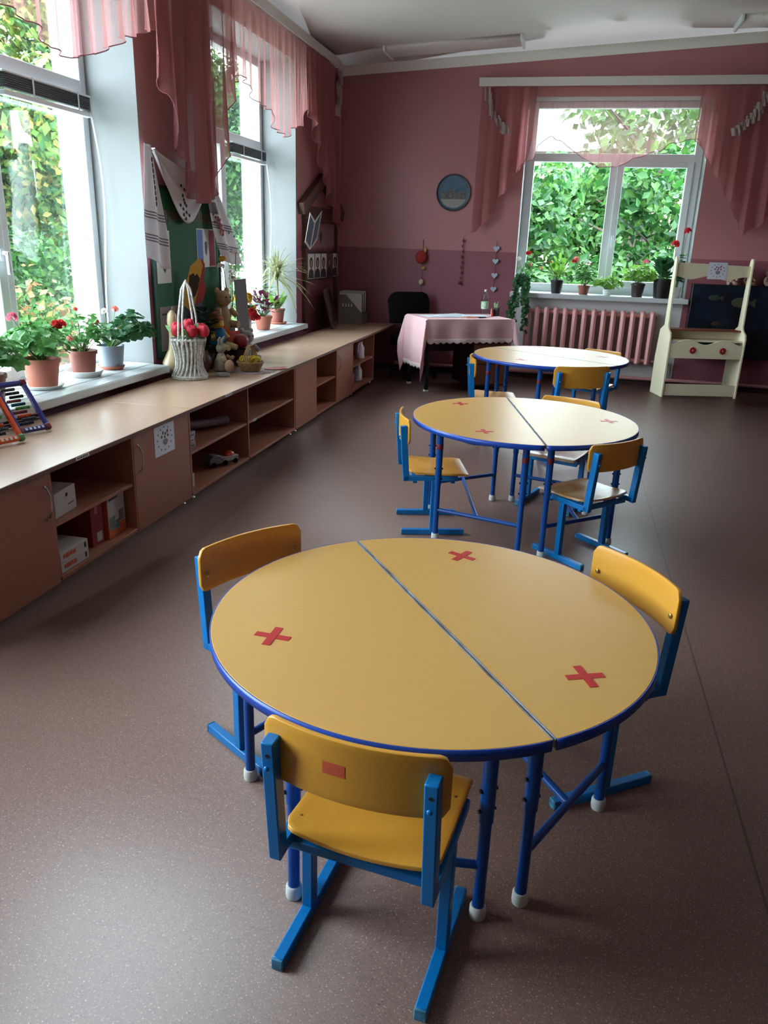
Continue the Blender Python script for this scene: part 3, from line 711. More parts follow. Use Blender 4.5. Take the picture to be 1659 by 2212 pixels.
papers = [(.24, .34, .2, .34, .25), (.38, .28, -.1, .3, .22), (.58, .30, .05, .34, .24), (.48, .40, .4, .3, .21), (.66, .24, -.2, .28, .20)]
plab = ['leftmost white paper sheet on the pink desk', 'white paper sheet left of the middle of the desk', 'white paper sheet right of the middle of the desk', 'white paper sheet at the back of the desk, turned askew', 'white paper sheet at the right end of the desk by the bottle']
for i, ((a, b, q, w_, h_), lb) in enumerate(zip(papers, plab)):
    tag(G().sheet(lambda uu, v: (w_*(uu-.5), h_*(v-.5), .0008+.0022*i+.0008*(uu-.4)**2), 6, 4).build('paper_sheet', PAPER, None, solid=.0006, loc=on_desk(a, b), rotz=radians(DK)+q), lb, 'paper', 'loose papers on the desk')
tag(G().prism([(0, 0), (.09, -.01), (.13, .03), (.11, .07), (.05, .06), (-.01, .05)], 0, .006).build('orange_cutout', mat('orange_paper', (226, 128, 96), .6), None, loc=on_desk(.50, .10), rotz=.4), 'orange paper cutout lying at the front of the desk', 'paper cutout')
tag(G().bb((-.05, -.012, 0), (.05, .012, .014)).build('stapler', mat('dark_plastic', (40, 36, 40), .4), None, bevel=.003, loc=on_desk(.67, .08), rotz=.9), 'small dark stapler at the front edge of the desk', 'stapler')
# bottle
PET = glass_mat(); PET.name = 'clear_bottle_plastic'
bt = thing('water_bottle', 'clear plastic bottle with a green printed label standing on the desk', 'bottle', on_desk(.88, .46))
G().lathe([(.034, 0), (.040, .006), (.040, .05), (.037, .055), (.040, .06), (.040, .17), (.034, .20), (.018, .235), (.0135, .25), (.0135, .268)], 20, caps=False).build('body', PET, bt, solid=.001)
G().lathe([(.0405, .065), (.0407, .07), (.0407, .14), (.0405, .145)], 20, caps=False).build('label', mat('green_white_label', (120, 190, 110), .5, noise=(30, 1), col2=(226, 232, 228)), bt)
G().lathe([(.0145, .25), (.0145, .272), (.012, .274)], 16).build('cap', WPLAS, bt)
pc = thing('pen_cup', 'black pen cup holding green and white pencils at the right end of the desk', 'cup', on_desk(.955, .32))
G().lathe([(.038, 0), (.040, .002), (.040, .09), (.037, .09), (.036, .006)], 4, rot=Rz(.5)).build('cup_body', mat('black_plastic', (14, 14, 15), .4), pc)
for k, (cl, a) in enumerate((((120, 190, 80), .3), ((220, 225, 220), 1.6), ((90, 160, 70), 2.9), ((226, 226, 200), 4.2), ((130, 180, 150), 5.3))):
    G().tube([(.01*cos(a), .01*sin(a), .02), (.030*cos(a), .030*sin(a), .12+.008*k)], .0042, 6).build('pencil', mat('pencil_%s' % ['leaf_green', 'white', 'green', 'cream', 'teal'][k], cl, .5), pc)
mk = thing('marker_pen', 'red marker standing beside the black pen cup', 'marker', on_desk(.875, .25))
G().lathe([(.010, 0), (.011, .002), (.011, .07), (.009, .075)], 12).build('barrel', mat('red_plastic', (190, 24, 26), .4), mk)
G().lathe([(.0115, .05), (.0115, .085), (.009, .088)], 12).build('cap', mat('dark_red_plastic', (150, 14, 18), .4), mk)
gl = thing('glue_stick', 'small white glue stick between the red marker and the black pen cup', 'glue stick', on_desk(.895, .30))
G().lathe([(.011, 0), (.011, .055)], 12).build('barrel', WPLAS, gl)
G().lathe([(.0115, .045), (.0115, .075), (.010, .077)], 12).build('cap', mat('cream_plastic', (216, 206, 170), .4), gl)
# black armchair
ac = thing('office_chair', 'black padded office chair in the dark corner behind the desk', 'chair', (-1.70, 9.09, 0), radians(32.4))
def pad(c, d, rot=None): return G().box(c, d, rot)
pad((0, -.02, .42), (.50, .50, .12)).build('seat', BLACK, ac, bevel=.035)
def bk(uu, v): 
    x = -.245+.49*uu; c_ = .10; e = abs(x)-(.245-c_); cut = c_-sqrt(max(c_*c_-e*e, 0)) if e > 0 else 0
    z0, z1 = .60, .955-cut; z = z0+(z1-z0)*v; return (x, .26+.06*v-.05*(1-(x/.245)**2)*.6, z)
G().sheet(bk, 24, 12).build('backrest', BLACK, ac, solid=.075, bevel=.015)
G().bar((0, .20, .40), (0, .30, .66), .09, .025).build('back_bracket', BLACK, ac, bevel=.006)
G().tube([(0, 0, .12), (0, 0, .37)], .035, 12).build('gas_column', DKMET, ac)
g = G()
for k in range(5):
    a = 2*pi*k/5+.3; g.bar((0, 0, .10), (.28*cos(a), .28*sin(a), .075), .045, .03)
g.build('star_base', BLACK, ac, bevel=.004)
for k in range(5):
    a = 2*pi*k/5+.3; G().lathe([(.01, -.012), (.03, -.012), (.03, .012), (.01, .012)], 14, (.28*cos(a), .28*sin(a), .030), rot=Rz(a) @ Rx(pi/2)).build('castor', BLACK, ac)

# ------------------------------------------------------------------ cream play stand, painted panel
CREAM = mat('cream_painted_board', (244, 236, 204), .45, noise=(4, .3), col2=(238, 228, 192))
pt = thing('puppet_stand', 'cream wooden play stand with wavy boards and two red flower knobs', 'play stand', (1.094, 8.864, 0), radians(15.4))
PW = .838
for s_ in (0, 1):
    x = s_*(PW-.02)
    out = [(0, 0), (.0, .64), (.015, .685), (.05, .705), (.085, .73), (.10, .76), (.12, 1.43), (.135, 1.46), (.165, 1.46), (.185, 1.43), (.20, .76), (.30, .70), (.34, .4), (.34, 0)]
    G().prism(out, x, x+.02, lambda a, b, c_: (c_, a, b)).build('side_panel', CREAM, pt, bevel=.003)
def wavy(x0, x1, ztop, zbot, top_wave, bot_wave, y0, y1, nm, m=CREAM):
    nn = 60; up = [(x0+(x1-x0)*i/nn, ztop(i/nn)) for i in range(nn+1)]; dn = [(x0+(x1-x0)*i/nn, zbot(i/nn)) for i in range(nn, -1, -1)]
    return G().prism(dn+up, y0, y1, lambda a, b, c_: (a, c_, b)).build(nm, m, pt, bevel=.002)
wavy(.021, PW-.021, lambda q: 1.405-.02*q, lambda q: 1.255+.018*cos(q*4*pi+.6), 0, 0, .14, .158, 'header_board')
ap = wavy(.021, PW-.021, lambda q: .600-.022*cos(q*4*pi+.2)*1.2, lambda q: .425, 0, 0, .006, .022, 'front_apron')
G().bb((.021, .024, .60), (PW-.021, .26, .615)).build('tray_shelf', CREAM, pt)
G().bb((.021, .255, .60), (PW-.021, .275, .705)).build('tray_back', CREAM, pt, bevel=.002)
G().bb((.021, .105, .7055), (PW-.021, .28, .722)).build('counter_ledge', mat('brown_ledge', (126, 66, 48), .4), pt, bevel=.002)
G().bb((.021, .012, .02), (PW-.021, .028, .145)).build('bottom_board', CREAM, pt, bevel=.002)
for xx in (.27, .60):
    g = G()
    for k in range(8): a = 2*pi*k/8; g.ball((xx+.024*cos(a), .001, .512+.024*sin(a)), (.013, .006, .013), 8, 6)
    fl = g.build('flower_knob', mat('red_wood_paint', (168, 28, 26), .4), ap)
    G().ball((xx, -.003, .512), (.010, .006, .010), 10, 6).build('flower_centre', mat('pink_centre', (220, 120, 110), .4), fl)
def drawing(label, place, w_, h_, seed):
    t = thing('taped_drawing', label, 'drawing')
    def P(a, b, d): return place(a, b, d)
    def quad(g, a0, b0, a1, b1, d): g.add([P(a0, b0, d), P(a1, b0, d), P(a1, b1, d), P(a0, b1, d)], [(0, 1, 2, 3)])
    g = G(); 
    vs = [P(a, b, d) for d in (.0, .0008) for a, b in ((0, 0), (w_, 0), (w_, h_), (0, h_))]
    g.add(vs, [(0, 1, 2, 3), (7, 6, 5, 4), (0, 4, 5, 1), (1, 5, 6, 2), (2, 6, 7, 3), (3, 7, 4, 0)]); g.build('sheet', PAPER, t, smooth=False)
    def disc(g, a, b, ra, rb, d=.0011, n_=14): g.add([P(a+ra*cos(2*pi*k/n_), b+rb*sin(2*pi*k/n_), d) for k in range(n_)], [tuple(range(n_))])
    g = G()   # a bunch of plain flowers in a vase
    for a, b, rr in ((.36, .60, .042), (.43, .72, .045), (.55, .67, .042), (.65, .74, .045), (.67, .59, .04), (.51, .57, .04)): disc(g, a*w_, b*h_, rr*w_, rr*w_)
    g.build('flower_print', mat('grey_print', (104, 84, 88), .7) if seed % 2 else mat('dull_red_print', (140, 74, 78), .7), t)
    g = G(); g.add([P(a*w_, b*h_, .0011) for a, b in ((.42, .50), (.62, .50), (.66, .40), (.60, .30), (.46, .30), (.39, .40))], [tuple(range(6))])
    g.build('vase_print', mat('light_grey_print', (150, 146, 150), .7), t)
    g = G()
    for k in range(12):
        a = 2*pi*k/12; aa, b = .5+.36*cos(a), .52+.38*sin(a); disc(g, aa*w_, b*h_, .022*w_, .035*h_, .0011, 8)
    g.build('border_marks', mat('dark_print', (60, 52, 56), .7), t)
    return t
q = Rz(radians(15.4))
def pl1(a, b, d): v = q @ Vector((.36+a, .1385-d, 1.245+b)); return (v.x+1.094, v.y+8.864, v.z)
drawing('small drawing taped to the top board of the cream play stand', pl1, .20, .17, 2)
drawing('drawing taped to the door of the nearest cabinet', lambda a, b, d: (XC+.0008+d, 3.62+a, .368+b), .22, .165, 1)
# painted panel on the back wall
def sea():
    m, nt, b, L = node_mat('dark_underwater_painting')
    tc_ = N(nt, 'ShaderNodeTexCoord'); nz = N(nt, 'ShaderNodeTexNoise'); nz.inputs['Scale'].default_value = 5; nz.inputs['Detail'].default_value = 5
    L.new(tc_.outputs['Object'], nz.inputs['Vector']); rp = N(nt, 'ShaderNodeValToRGB'); L.new(nz.outputs[0], rp.inputs[0])
    e = rp.color_ramp.elements; e[0].position = .38; e[0].color = C(4, 8, 12); e[1].position = .75; e[1].color = C(20, 44, 42)
    n_ = rp.color_ramp.elements.new(.56); n_.color = C(4, 24, 44)
    L.new(rp.outputs[0], b.inputs['Base Color']); b.inputs['Roughness'].default_value = .35; return m
pn = thing('painted_panel', 'dark blue painted underwater scene behind the cream play stand', 'painting', (1.33, YB-.05, .40))
G().bb((0, -.10, 0), (1.9, .048, .78)).build('board', mat('black_painted_board', (10, 10, 14), .4), pn, bevel=.004)
G().bb((.02, -.106, .02), (1.88, -.1005, .77)).build('painted_scene', sea(), pn)
def fish(x, z, s_, cl, nm):
    g = G(); g.ball((x, -.108, z), (s_, .004, s_*.55), 14, 7)
    g.prism([(x+s_*.8, z), (x+s_*1.5, z+s_*.5), (x+s_*1.5, z-s_*.5)], -.110, -.106, lambda a, b, c_: (a, c_, b)); g.build(nm, cl, pn)
fish(.52, .60, .10, mat('dull_yellow_paint', (62, 66, 40), .6), 'yellow_fish'); fish(.56, .20, .07, mat('dull_orange_paint', (88, 46, 18), .6), 'orange_fish')
fish(1.05, .42, .09, mat('dull_green_paint', (28, 44, 34), .6), 'green_fish'); fish(.24, .64, .06, MATS['dull_green_paint'], 'small_fish'); fish(.30, .36, .05, mat('dull_red_paint', (44, 16, 14), .6), 'red_fish')
for k, (x, lb, c1_, c2_) in enumerate(((1.72, 'pale doll seated on the painted panel right of the play stand', (206, 176, 160), (222, 212, 204)), (1.90, 'brown bear toy seated on the painted panel at the right edge', (150, 112, 84), (190, 160, 130)), (2.1, 'striped toy cat on the painted panel, cut by the right edge', (176, 150, 140), (120, 90, 80)))):
    t = thing('seated_toy', lb, 'toy', (x, YB-.085, 1.181), .2*k, 'toys on top of the painted panel')
    G().ball((0, 0, .055), (.045, .04, .055)).build('body', mat('toy_cloth_%s' % ['pale', 'brown', 'rosy'][k], c1_, .8), t)
    hd = G().ball((0, -.005, .14), (.038, .036, .038)).build('head', mat('toy_head_%s' % ['cream', 'tan', 'plum'][k], c2_, .8), t)
    for s_ in (-1, 1): G().ball((s_*.028, 0, .172), (.012, .008, .014), 8, 6).build('ear', MATS['toy_head_%s' % ['cream', 'tan', 'plum'][k]], hd)
    for s_ in (-1, 1): G().tube([(s_*.025, -.02, .022), (s_*.04, -.09, .018)], [.018, .016], 10).build('leg', MATS['toy_cloth_%s' % ['pale', 'brown', 'rosy'][k]], t)
    for s_ in (-1, 1): G().tube([(s_*.035, -.01, .085), (s_*.06, -.045, .05)], [.014, .012], 10).build('arm', MATS['toy_cloth_%s' % ['pale', 'brown', 'rosy'][k]], t)

# ------------------------------------------------------------------ back wall: picture plate, garlands
pl = thing('wall_plate', 'round picture plate with a city skyline on the pink back wall', 'wall plate', (-1.43, YB-.001, 2.072)); pl.rotation_euler[0] = pi/2
G().lathe([(.15, 0), (.196, .012), (.200, .02), (.196, .024), (.18, .021)], 48, caps=False).build('rim', mat('dark_blue_rim', (36, 40, 56), .4), pl)
def plate_sky():
    m, nt, b, L = node_mat('painted_blue_sky')
    tc_ = N(nt, 'ShaderNodeTexCoord'); nz = N(nt, 'ShaderNodeTexNoise'); nz.inputs['Scale'].default_value = 9; nz.inputs['Detail'].default_value = 3
    L.new(tc_.outputs['Object'], nz.inputs['Vector']); L.new(mixc(nt, C(14, 38, 84), C(96, 130, 146), nz.outputs[0]), b.inputs['Base Color']); b.inputs['Roughness'].default_value = .25; return m
G().lathe([(.184, .012), (.183, .018)], 48).build('painted_sky', plate_sky(), pl)
g = G(); sk = [(-.15, .05), (-.13, .06), (-.11, .02), (-.09, .055), (-.07, .0), (-.05, .02), (-.045, .07), (-.035, .10), (-.03, .13), (-.026, .10), (-.015, .07), (-.010, .0), (.0, .06), (.008, .08), (.015, .06), (.03, -.02), (.05, .03), (.07, .04), (.09, .03), (.11, .05), (.13, .02), (.15, .04)]
g.prism([(-.15, -.07)]+[(x, z-.025) for x, z in sk]+[(.15, -.07)], .0182, .0188); g.build('skyline', mat('painted_skyline', (48, 42, 44), .4, noise=(40, .7), col2=(130, 122, 116)), pl)
G().prism([(.165*cos(a), .165*sin(a)) for a in [pi+.42+(pi-.84)*i/20 for i in range(21)]], .0182, .0187).build('waterfront', mat('painted_grey_water', (140, 140, 134), .3), pl)
STR = mat('brown_string', (74, 40, 36), .8)
def garland(label, x, z0, z1, beads):
    t = thing('hanging_garland', label, 'garland', (x, YB-.02, 0), group='garlands on the back wall')
    G().tube([(0, .012, z0), (.004, .004, (z0+z1)/2), (0, .004, z1)], .0022, 5).build('string', STR, t)
    G().tube([(0, .0, z0), (0, .019, z0)], .003, 6).build('pin', METAL, t)
    for nm, dx, z, rad_, cl, kind in beads:
        if kind == 'heart':
            hp = [(rad_*(16*sin(a)**3)/16, rad_*(13*cos(a)-5*cos(2*a)-2*cos(3*a)-cos(4*a))/16) for a in [2*pi*i/28 for i in range(28)]]
            g = G(); g.prism(hp, -.005, .005, lambda a, b, c_: (a*.98+dx, c_-.002+abs(a)*-.25, b+z)); g.build(nm, cl, t, bevel=.002)
        else: G().ball((dx, -.006-rad_[1]*.6 if isinstance(rad_, tuple) else -.006-rad_*.6, z), rad_, 12, 8).build(nm, cl, t)
garland('garland with a dark red ball above small straw beads, left of the desk', -1.76, 1.55, .93, [('red_ball', -.01, 1.35, (.07, .035, .075), mat('dark_red_felt', (150, 36, 26), .8), 'b'), ('straw_bead', .035, 1.435, (.018, .014, .03), mat('straw', (190, 150, 90), .8), 'b'), ('straw_bead', .02, 1.225, (.022, .018, .02), MATS['straw'], 'b'), ('pale_bead', .0, 1.065, (.030, .022, .034), mat('pale_straw', (188, 176, 150), .8), 'b'), ('straw_star', .01, .91, (.04, .012, .018), mat('yellow_straw', (196, 176, 80), .8), 'b')])
garland('thin brown bead garland hanging between the red ball and the hearts', -1.28, 1.59, 1.07, [('brown_bead', .004*(-1)**k, 1.55-.06*k, (.010+.004*(k % 3 == 0), .009, .017), mat('brown_bead_paint', (88, 40, 40), .6), 'b') for k in range(8)]+[('end_charm', -.012, 1.075, (.022, .014, .022), mat('maroon_paint', (92, 24, 34), .6), 'b')])
garland('garland of four silver grey paper hearts beside the back window', -.885, 1.56, 1.0, [('paper_heart', 0, z, .036, mat('silver_grey_card', (168, 178, 196), .5), 'heart') for z in (1.475, 1.335, 1.175, 1.02)])

# ------------------------------------------------------------------ left wall: green board and what hangs on it
XW = XL+.002
bd = thing('display_board', 'dark green display board on the pier between the left windows', 'board', (XW, 0, 0))
GREEN = mat('green_felt_board', (10, 82, 42), .75, noise=(20, .3), col2=(8, 70, 36))
G().bb((0, 5.03, .69), (.018, 6.07, 1.80)).build('panel', GREEN, bd, bevel=.002)
fr = mat('dark_green_frame', (10, 52, 40), .6); g = G()
for a, b in (((0, 5.01, .67), (.024, 5.03, 1.82)), ((0, 6.07, .67), (.024, 6.09, 1.82)), ((0, 5.03, 1.80), (.024, 6.07, 1.82)), ((0, 5.03, .67), (.024, 6.07, .69))): g.bb(a, b)
g.build('frame', fr, bd)
def text(body, size, M_, m, name, parent, ext=.001):
    cu = bpy.data.curves.new(name, 'FONT'); cu.body = body; cu.size = size; cu.extrude = ext; cu.align_x = 'CENTER'
    o = bpy.data.objects.new(name, cu); me = bpy.data.meshes.new_from_object(o); bpy.data.objects.remove(o); bpy.data.curves.remove(cu)
    me.transform(M_); me.materials.clear(); me.materials.append(m); o = bpy.data.objects.new(name, me); COL.objects.link(o); o.parent = parent; return o
ML = Matrix(((0, 0, 1, 0), (1, 0, 0, 0), (0, 1, 0, 0), (0, 0, 0, 1)))      # text lying in the wall plane, reading along +Y
text('Республика Молдова', .112, Matrix.Translation((.0195, 5.56, 1.60)) @ ML, mat('dark_red_letters', (112, 44, 40), .6), 'lettering', bd)
def card(name, label, cat, y0, y1, z0, z1, m, x=XW+.0195, prints=(), th=.0015, tilt=0):
    t = thing(name, label, cat, (x, (y0+y1)/2, (z0+z1)/2)); t.rotation_euler[0] = tilt; a, b = (y1-y0)/2, (z1-z0)/2
    G().bb((0, -a, -b), (th, a, b)).build('sheet', m, t)
    for nm, poly, pm in prints:
        G().prism([(p*a, q_*b) for p, q_ in poly], th, th+.0006, lambda p, q_, d: (d, p, q_)).build(nm, pm, t, smooth=False)
    return t
rect = lambda a, b, c_, d: [(a, c_), (b, c_), (b, d), (a, d)]
WC = mat('white_card', (208, 204, 196), .6); DG = mat('dark_green_print', (52, 66, 44), .7)
EAG = [(-.16, .30), (-.05, .42), (0, .34), (.05, .42), (.16, .30), (.14, -.05), (.10, -.30), (0, -.45), (-.10, -.30), (-.14, -.05)]
card('picture_card', 'tall white card with a green and yellow flower picture on the green board', 'card', 5.055, 5.255, 1.18, 1.53, WC, prints=[('flower_print', [(-.6, .62), (-.1, .72), (.5, .66), (.66, .1), (.6, -.25), (.1, -.62), (-.45, -.25), (-.66, .1)], DG), ('yellow_print', [(-.3, .55), (.1, .6), (.25, .2), (.0, .0), (-.3, .2)], mat('ochre_print', (168, 130, 60), .7))])
card('flag_picture', 'blue white and red striped picture on the green board', 'picture', 5.68, 6.00, 1.275, 1.555, WC, prints=[('blue_stripe', rect(-.94, -.36, -.94, .94), mat('blue_print', (52, 96, 178), .6)), ('red_stripe', rect(.30, .94, -.94, .94), mat('crimson_print', (160, 30, 58), .6)), ('dark_emblem', [(p*.9-.03, q_*.9) for p, q_ in EAG], mat('dark_grey_print', (70, 62, 66), .7))])
card('grey_sheet', 'grey printed sheet low on the left of the green board behind the basket', 'sheet', 5.06, 5.32, .715, 1.02, mat('grey_paper', (150, 140, 134), .7), prints=[('heading_print', rect(-.8, .8, .62, .72), MATS['dark_grey_print']), ('upper_band', rect(-1, 1, .74, 1), mat('beige_grey_paper', (132, 116, 108), .7))])
# standing folders in front of the board (resting on the worktop)
def stand_card(name, label, cat, x, y, w_, h_, rz, lean, m, roll=0):
    t = thing(name, label, cat, (x, y, ZW+.001), rz); t.rotation_euler[1] = lean; t.rotation_euler[0] = roll
    G().bb((0, -w_/2, 0), (.004, w_/2, h_)).build('sheet', m, t); return t
YEL = mat('yellow_card', (212, 166, 72), .6); REDC = mat('red_card', (186, 58, 60), .6); PUR = mat('mauve_card', (112, 96, 120), .6)
t = thing('folded_card', 'folded card with yellow and red faces and a dark emblem, leaning at the green board', 'card', (XW+.11, 5.36, 1.02), radians(-34)); t.scale = (.82, .82, .82); t.rotation_euler[0] = radians(-12)
G().prism([(-.10, .0), (.03, -.06), (.06, .36), (.02, .42), (-.06, .33)], 0, .003, lambda a, b, d: (d, a, b)).build('yellow_face', YEL, t)
G().prism([(-.0, -.0), (.10, .06), (.12, .18), (.08, .23), (.07, .38), (.03, .42)], -.03, -.027, lambda a, b, d: (d-.1*a, a+.03, b)).build('red_face', REDC, t)
G().prism([(p*.34-.005, q_*.26+.17) for p, q_ in EAG], .0032, .0038, lambda a, b, d: (d, a, b)).build('dark_emblem', mat('dark_brown_print', (60, 44, 26), .7), t)
t = stand_card('mauve_card', 'mauve card leaning at the green board, left of the yellow folded card', 'card', XW+.09, 5.35, .13, .72, radians(-25), radians(-3), PUR, radians(-10))
t = stand_card('dark_card', 'dark brown card standing in front of the far window edge above the toys', 'card', XW+.20, 6.13, .30, .62, radians(5), radians(-3), mat('dark_brown_card', (64, 46, 44), .7))
# embroidered towel: a swag over the board with two hanging tails
def towel(label):
    t = thing('embroidered_towel', label, 'towel', (XW+.035, 0, 0)); LIN = mat('white_linen', (226, 222, 226), .85, trans=.15)
    def ribbon(top, bot, wt, wb, seed, nm, amp=.016):
        def fn(uu, v):
            y = top[0]+(bot[0]-top[0])*v+(wt+(wb-wt)*min(1, v*1.5))*(uu-.5); z = top[1]+(bot[1]-top[1])*v+(.05*sin(uu*5+seed) if v > .98 else 0)*.4-(uu-.5)*.06*v
            return (.012+amp*(1+sin(uu*11+seed+v*2))*(.4+.6*v)+.03*v, y, z)
        o = G().sheet(fn, 40, 40).build(nm, LIN, t, solid=.0012)
        def strip(v0, v1, m, u0=0, u1=1, nm_='woven_stripe'):
            g = G(); g.sheet(lambda uu, v: Vector(fn(u0+(u1-u0)*uu, v0+(v1-v0)*v))+Vector((.0016, 0, 0)), 30, 4); g.build(nm_, m, o)
        return o, strip, fn
    GR = mat('grey_woven_stripe', (122, 112, 124), .85); BK = mat('black_embroidery', (34, 24, 28), .8); RD = mat('red_embroidery', (160, 44, 50), .8)
    o, st, fn = ribbon((4.97, 2.05), (4.94, 1.32), .10, .30, 1.0, 'left_tail')
    for a in (.56, .585, .61, .76, .785, .81): st(a, a+.012, GR)
    g = G()
    for k in range(9): p = Vector(fn(.72+.05*(k % 2), .12+.045*k))+Vector((.004, 0, 0)); g.ball(p, (.002, .012, .016), 8, 5)
    g.build('embroidery', BK, o)
    o, st, fn = ribbon((5.84, 1.92), (6.19, 1.30), .14, .38, 3.0, 'right_tail')
    for a in (.52, .55, .58, .78, .81, .84): st(a, a+.016, GR)
    st(.28, .42, GR, 0, .45)
    g = G()
    for k in range(10): p = Vector(fn(.30+.07*sin(k*2.1), .46+.022*k))+Vector((.004, 0, 0)); g.ball(p, (.002, .016, .014), 8, 5)
    g.build('embroidery', RD, o)
    g = G()
    for k in range(9): p = Vector(fn(.22+.08*cos(k*2.3)+(.6 if k > 6 else 0), .40+.03*k))+Vector((.004, 0, 0)); g.ball(p, (.002, .012, .010), 8, 5)
    g.build('embroidery', BK, o)
    def sw(uu, v):
        y = 5.04+.84*uu; sag = .34*sin(pi*uu)*v+.05*sin(pi*uu); return (.012+.012*(1+sin(v*14+uu*3)), y, 2.03-.07*uu-sag-.02*v)
    o = G().sheet(sw, 50, 24).build('swag', LIN, t, solid=.0012)
    g = G()
    for k in range(14): p = Vector(sw(.42+.035*(k % 4), .35+.045*k))+Vector((.004, 0, 0)); g.ball(p, (.002, .014, .013), 8, 5)
    g.build('embroidery', BK, o)
    for yy, zz in ((5.04, 2.03), (5.88, 1.95)): G().tube([(-.03, yy, zz), (.03, yy, zz)], .006, 8).build('wall_peg', METAL, t)
towel('white embroidered towel swagged over the green board, striped tails at both sides')
# house-shaped wooden rack in the far corner
BRW = wood('dark_stained_wood', (84, 46, 32), (66, 34, 26), (6, 6, 1), .5)
hs = thing('house_rack', 'dark wooden house-shaped display rack in the far left corner', 'display rack', (XW, 0, 0))
for y in (8.22, 9.36): G().bb((0, y-.025, ZW+.001), (.04, y+.025, 1.80)).build('post', BRW, hs, bevel=.003)
G().bb((.0, 8.19, 1.68), (.05, 9.39, 1.84)).build('cross_beam', BRW, hs, bevel=.004)
for a, b in (((.035, 8.06, 1.80), (.035, 8.80, 2.14)), ((.035, 9.54, 1.78), (.035, 8.78, 2.14))): G().bar(a, b, .07, .12).build('roof_board', BRW, hs, bevel=.004)
G().bb((.0, 8.245, 1.42), (.008, 9.335, 1.679)).build('card_panel', mat('dusty_pink_card', (150, 110, 112), .6), hs)
G().prism([(8.76, 1.56), (8.84, 1.60), (8.86, 1.53), (8.80, 1.46)], .0082, .009, lambda a, b, d: (d, a, b)).build('small_print', MATS['dark_grey_print'], hs)
bk_ = thing('open_folder', 'open grey picture folder hung on the left post of the house-shaped rack', 'folder', (XW+.05, 8.29, 1.40), radians(-25)); bk_.rotation_euler[1] = radians(14)
for s_, a in ((-1, .5), (1, -.35)):
    g = G(); c_ = Vector((0, cos(a)*s_, 0)); 
    def pg(p, q_, d): return (sin(a)*abs(p)*1.0+d, p, q_)
    w_ = .20 if s_ < 0 else .13
    pnl = G().prism([(0, 0), (s_*w_, .10*1), (s_*w_, .40), (0, .30)], 0, .004, pg).build('cover', WC, bk_)
    G().prism([(s_*.015, .03), (s_*(w_-.015), .12), (s_*(w_-.015), .375), (s_*.015, .28)], .0042, .005, pg).build('photo_print', mat('blue_grey_print', (84, 88, 104), .6), pnl)
for k in range(5):
    y = 8.30+.225*k
    t = thing('portrait_card', ['portrait card nearest the left post of the house-shaped rack', 'second portrait card from the left on the house-shaped rack, light ground', 'third portrait card on the house-shaped rack, in the middle of the row', 'fourth portrait card on the house-shaped rack, very dark', 'portrait card at the right end of the house-shaped rack row'][k], 'portrait card', (XW+.012, y, 1.08), radians(-8), 'row of portrait cards on the house-shaped rack')
    G().bb((0, 0, 0), (.004, .20, .30)).build('mount', mat('dark_mount', (40, 26, 28), .6), t)
    gm = MATS['white_card'] if k != 3 else mat('brown_photo_ground', (92, 62, 62), .6)
    ph = G().bb((.0042, .02, .02), (.0052, .18, .28)).build('photo', gm, t)
    g = G(); g.prism([(.10+.042*cos(2*pi*i/16), .185+.058*sin(2*pi*i/16)) for i in range(16)], .0053, .0058, lambda a, b, d: (d, a, b)); g.prism([(.03, .025), (.17, .025), (.155, .10), (.115, .125), (.085, .125), (.045, .10)], .0053, .0059, lambda a, b, d: (d, a, b)); g.build('portrait_silhouette', mat('dark_portrait_print', (46, 34, 38), .7), ph)
    G().prism([(.10+.026*cos(2*pi*i/16), .178+.038*sin(2*pi*i/16)) for i in range(16)], .0060, .0064, lambda a, b, d: (d, a, b)).build('face_print', mat('sepia_face_print', (142, 112, 106), .7), ph)
    G().tube([(.004, .10, .30), (-.006, .10, .36)], .0015, 5).build('hanging_thread', STR, t)
t = thing('leaning_frame', 'dark framed picture leaning in the corner on the worktop', 'picture frame', (-2.62, 8.78, ZW+.004), radians(12)); t.rotation_euler[1] = radians(-14)
G().bb((0, -.30, 0), (.015, .30, .42)).build('picture', mat('dark_picture', (52, 30, 32), .5), t); g = G()
for a, b in (((.0152, -.32, -.0), (.03, -.28, .44)), ((.0152, .28, 0), (.03, .32, .44)), ((.0152, -.28, .40), (.03, .28, .44)), ((.0152, -.28, 0), (.03, .28, .04))): g.bb(a, b)
g.build('frame_moulding', BRW, t, bevel=.003)
fb = [('grey slotted file box nearest on the worktop in the far corner', 9.18), ('grey file box behind the slotted one in the far corner', 9.27), ('grey file box against the back wall in the far corner', 9.36)]
FG = mat('grey_file_card', (112, 106, 104), .6)
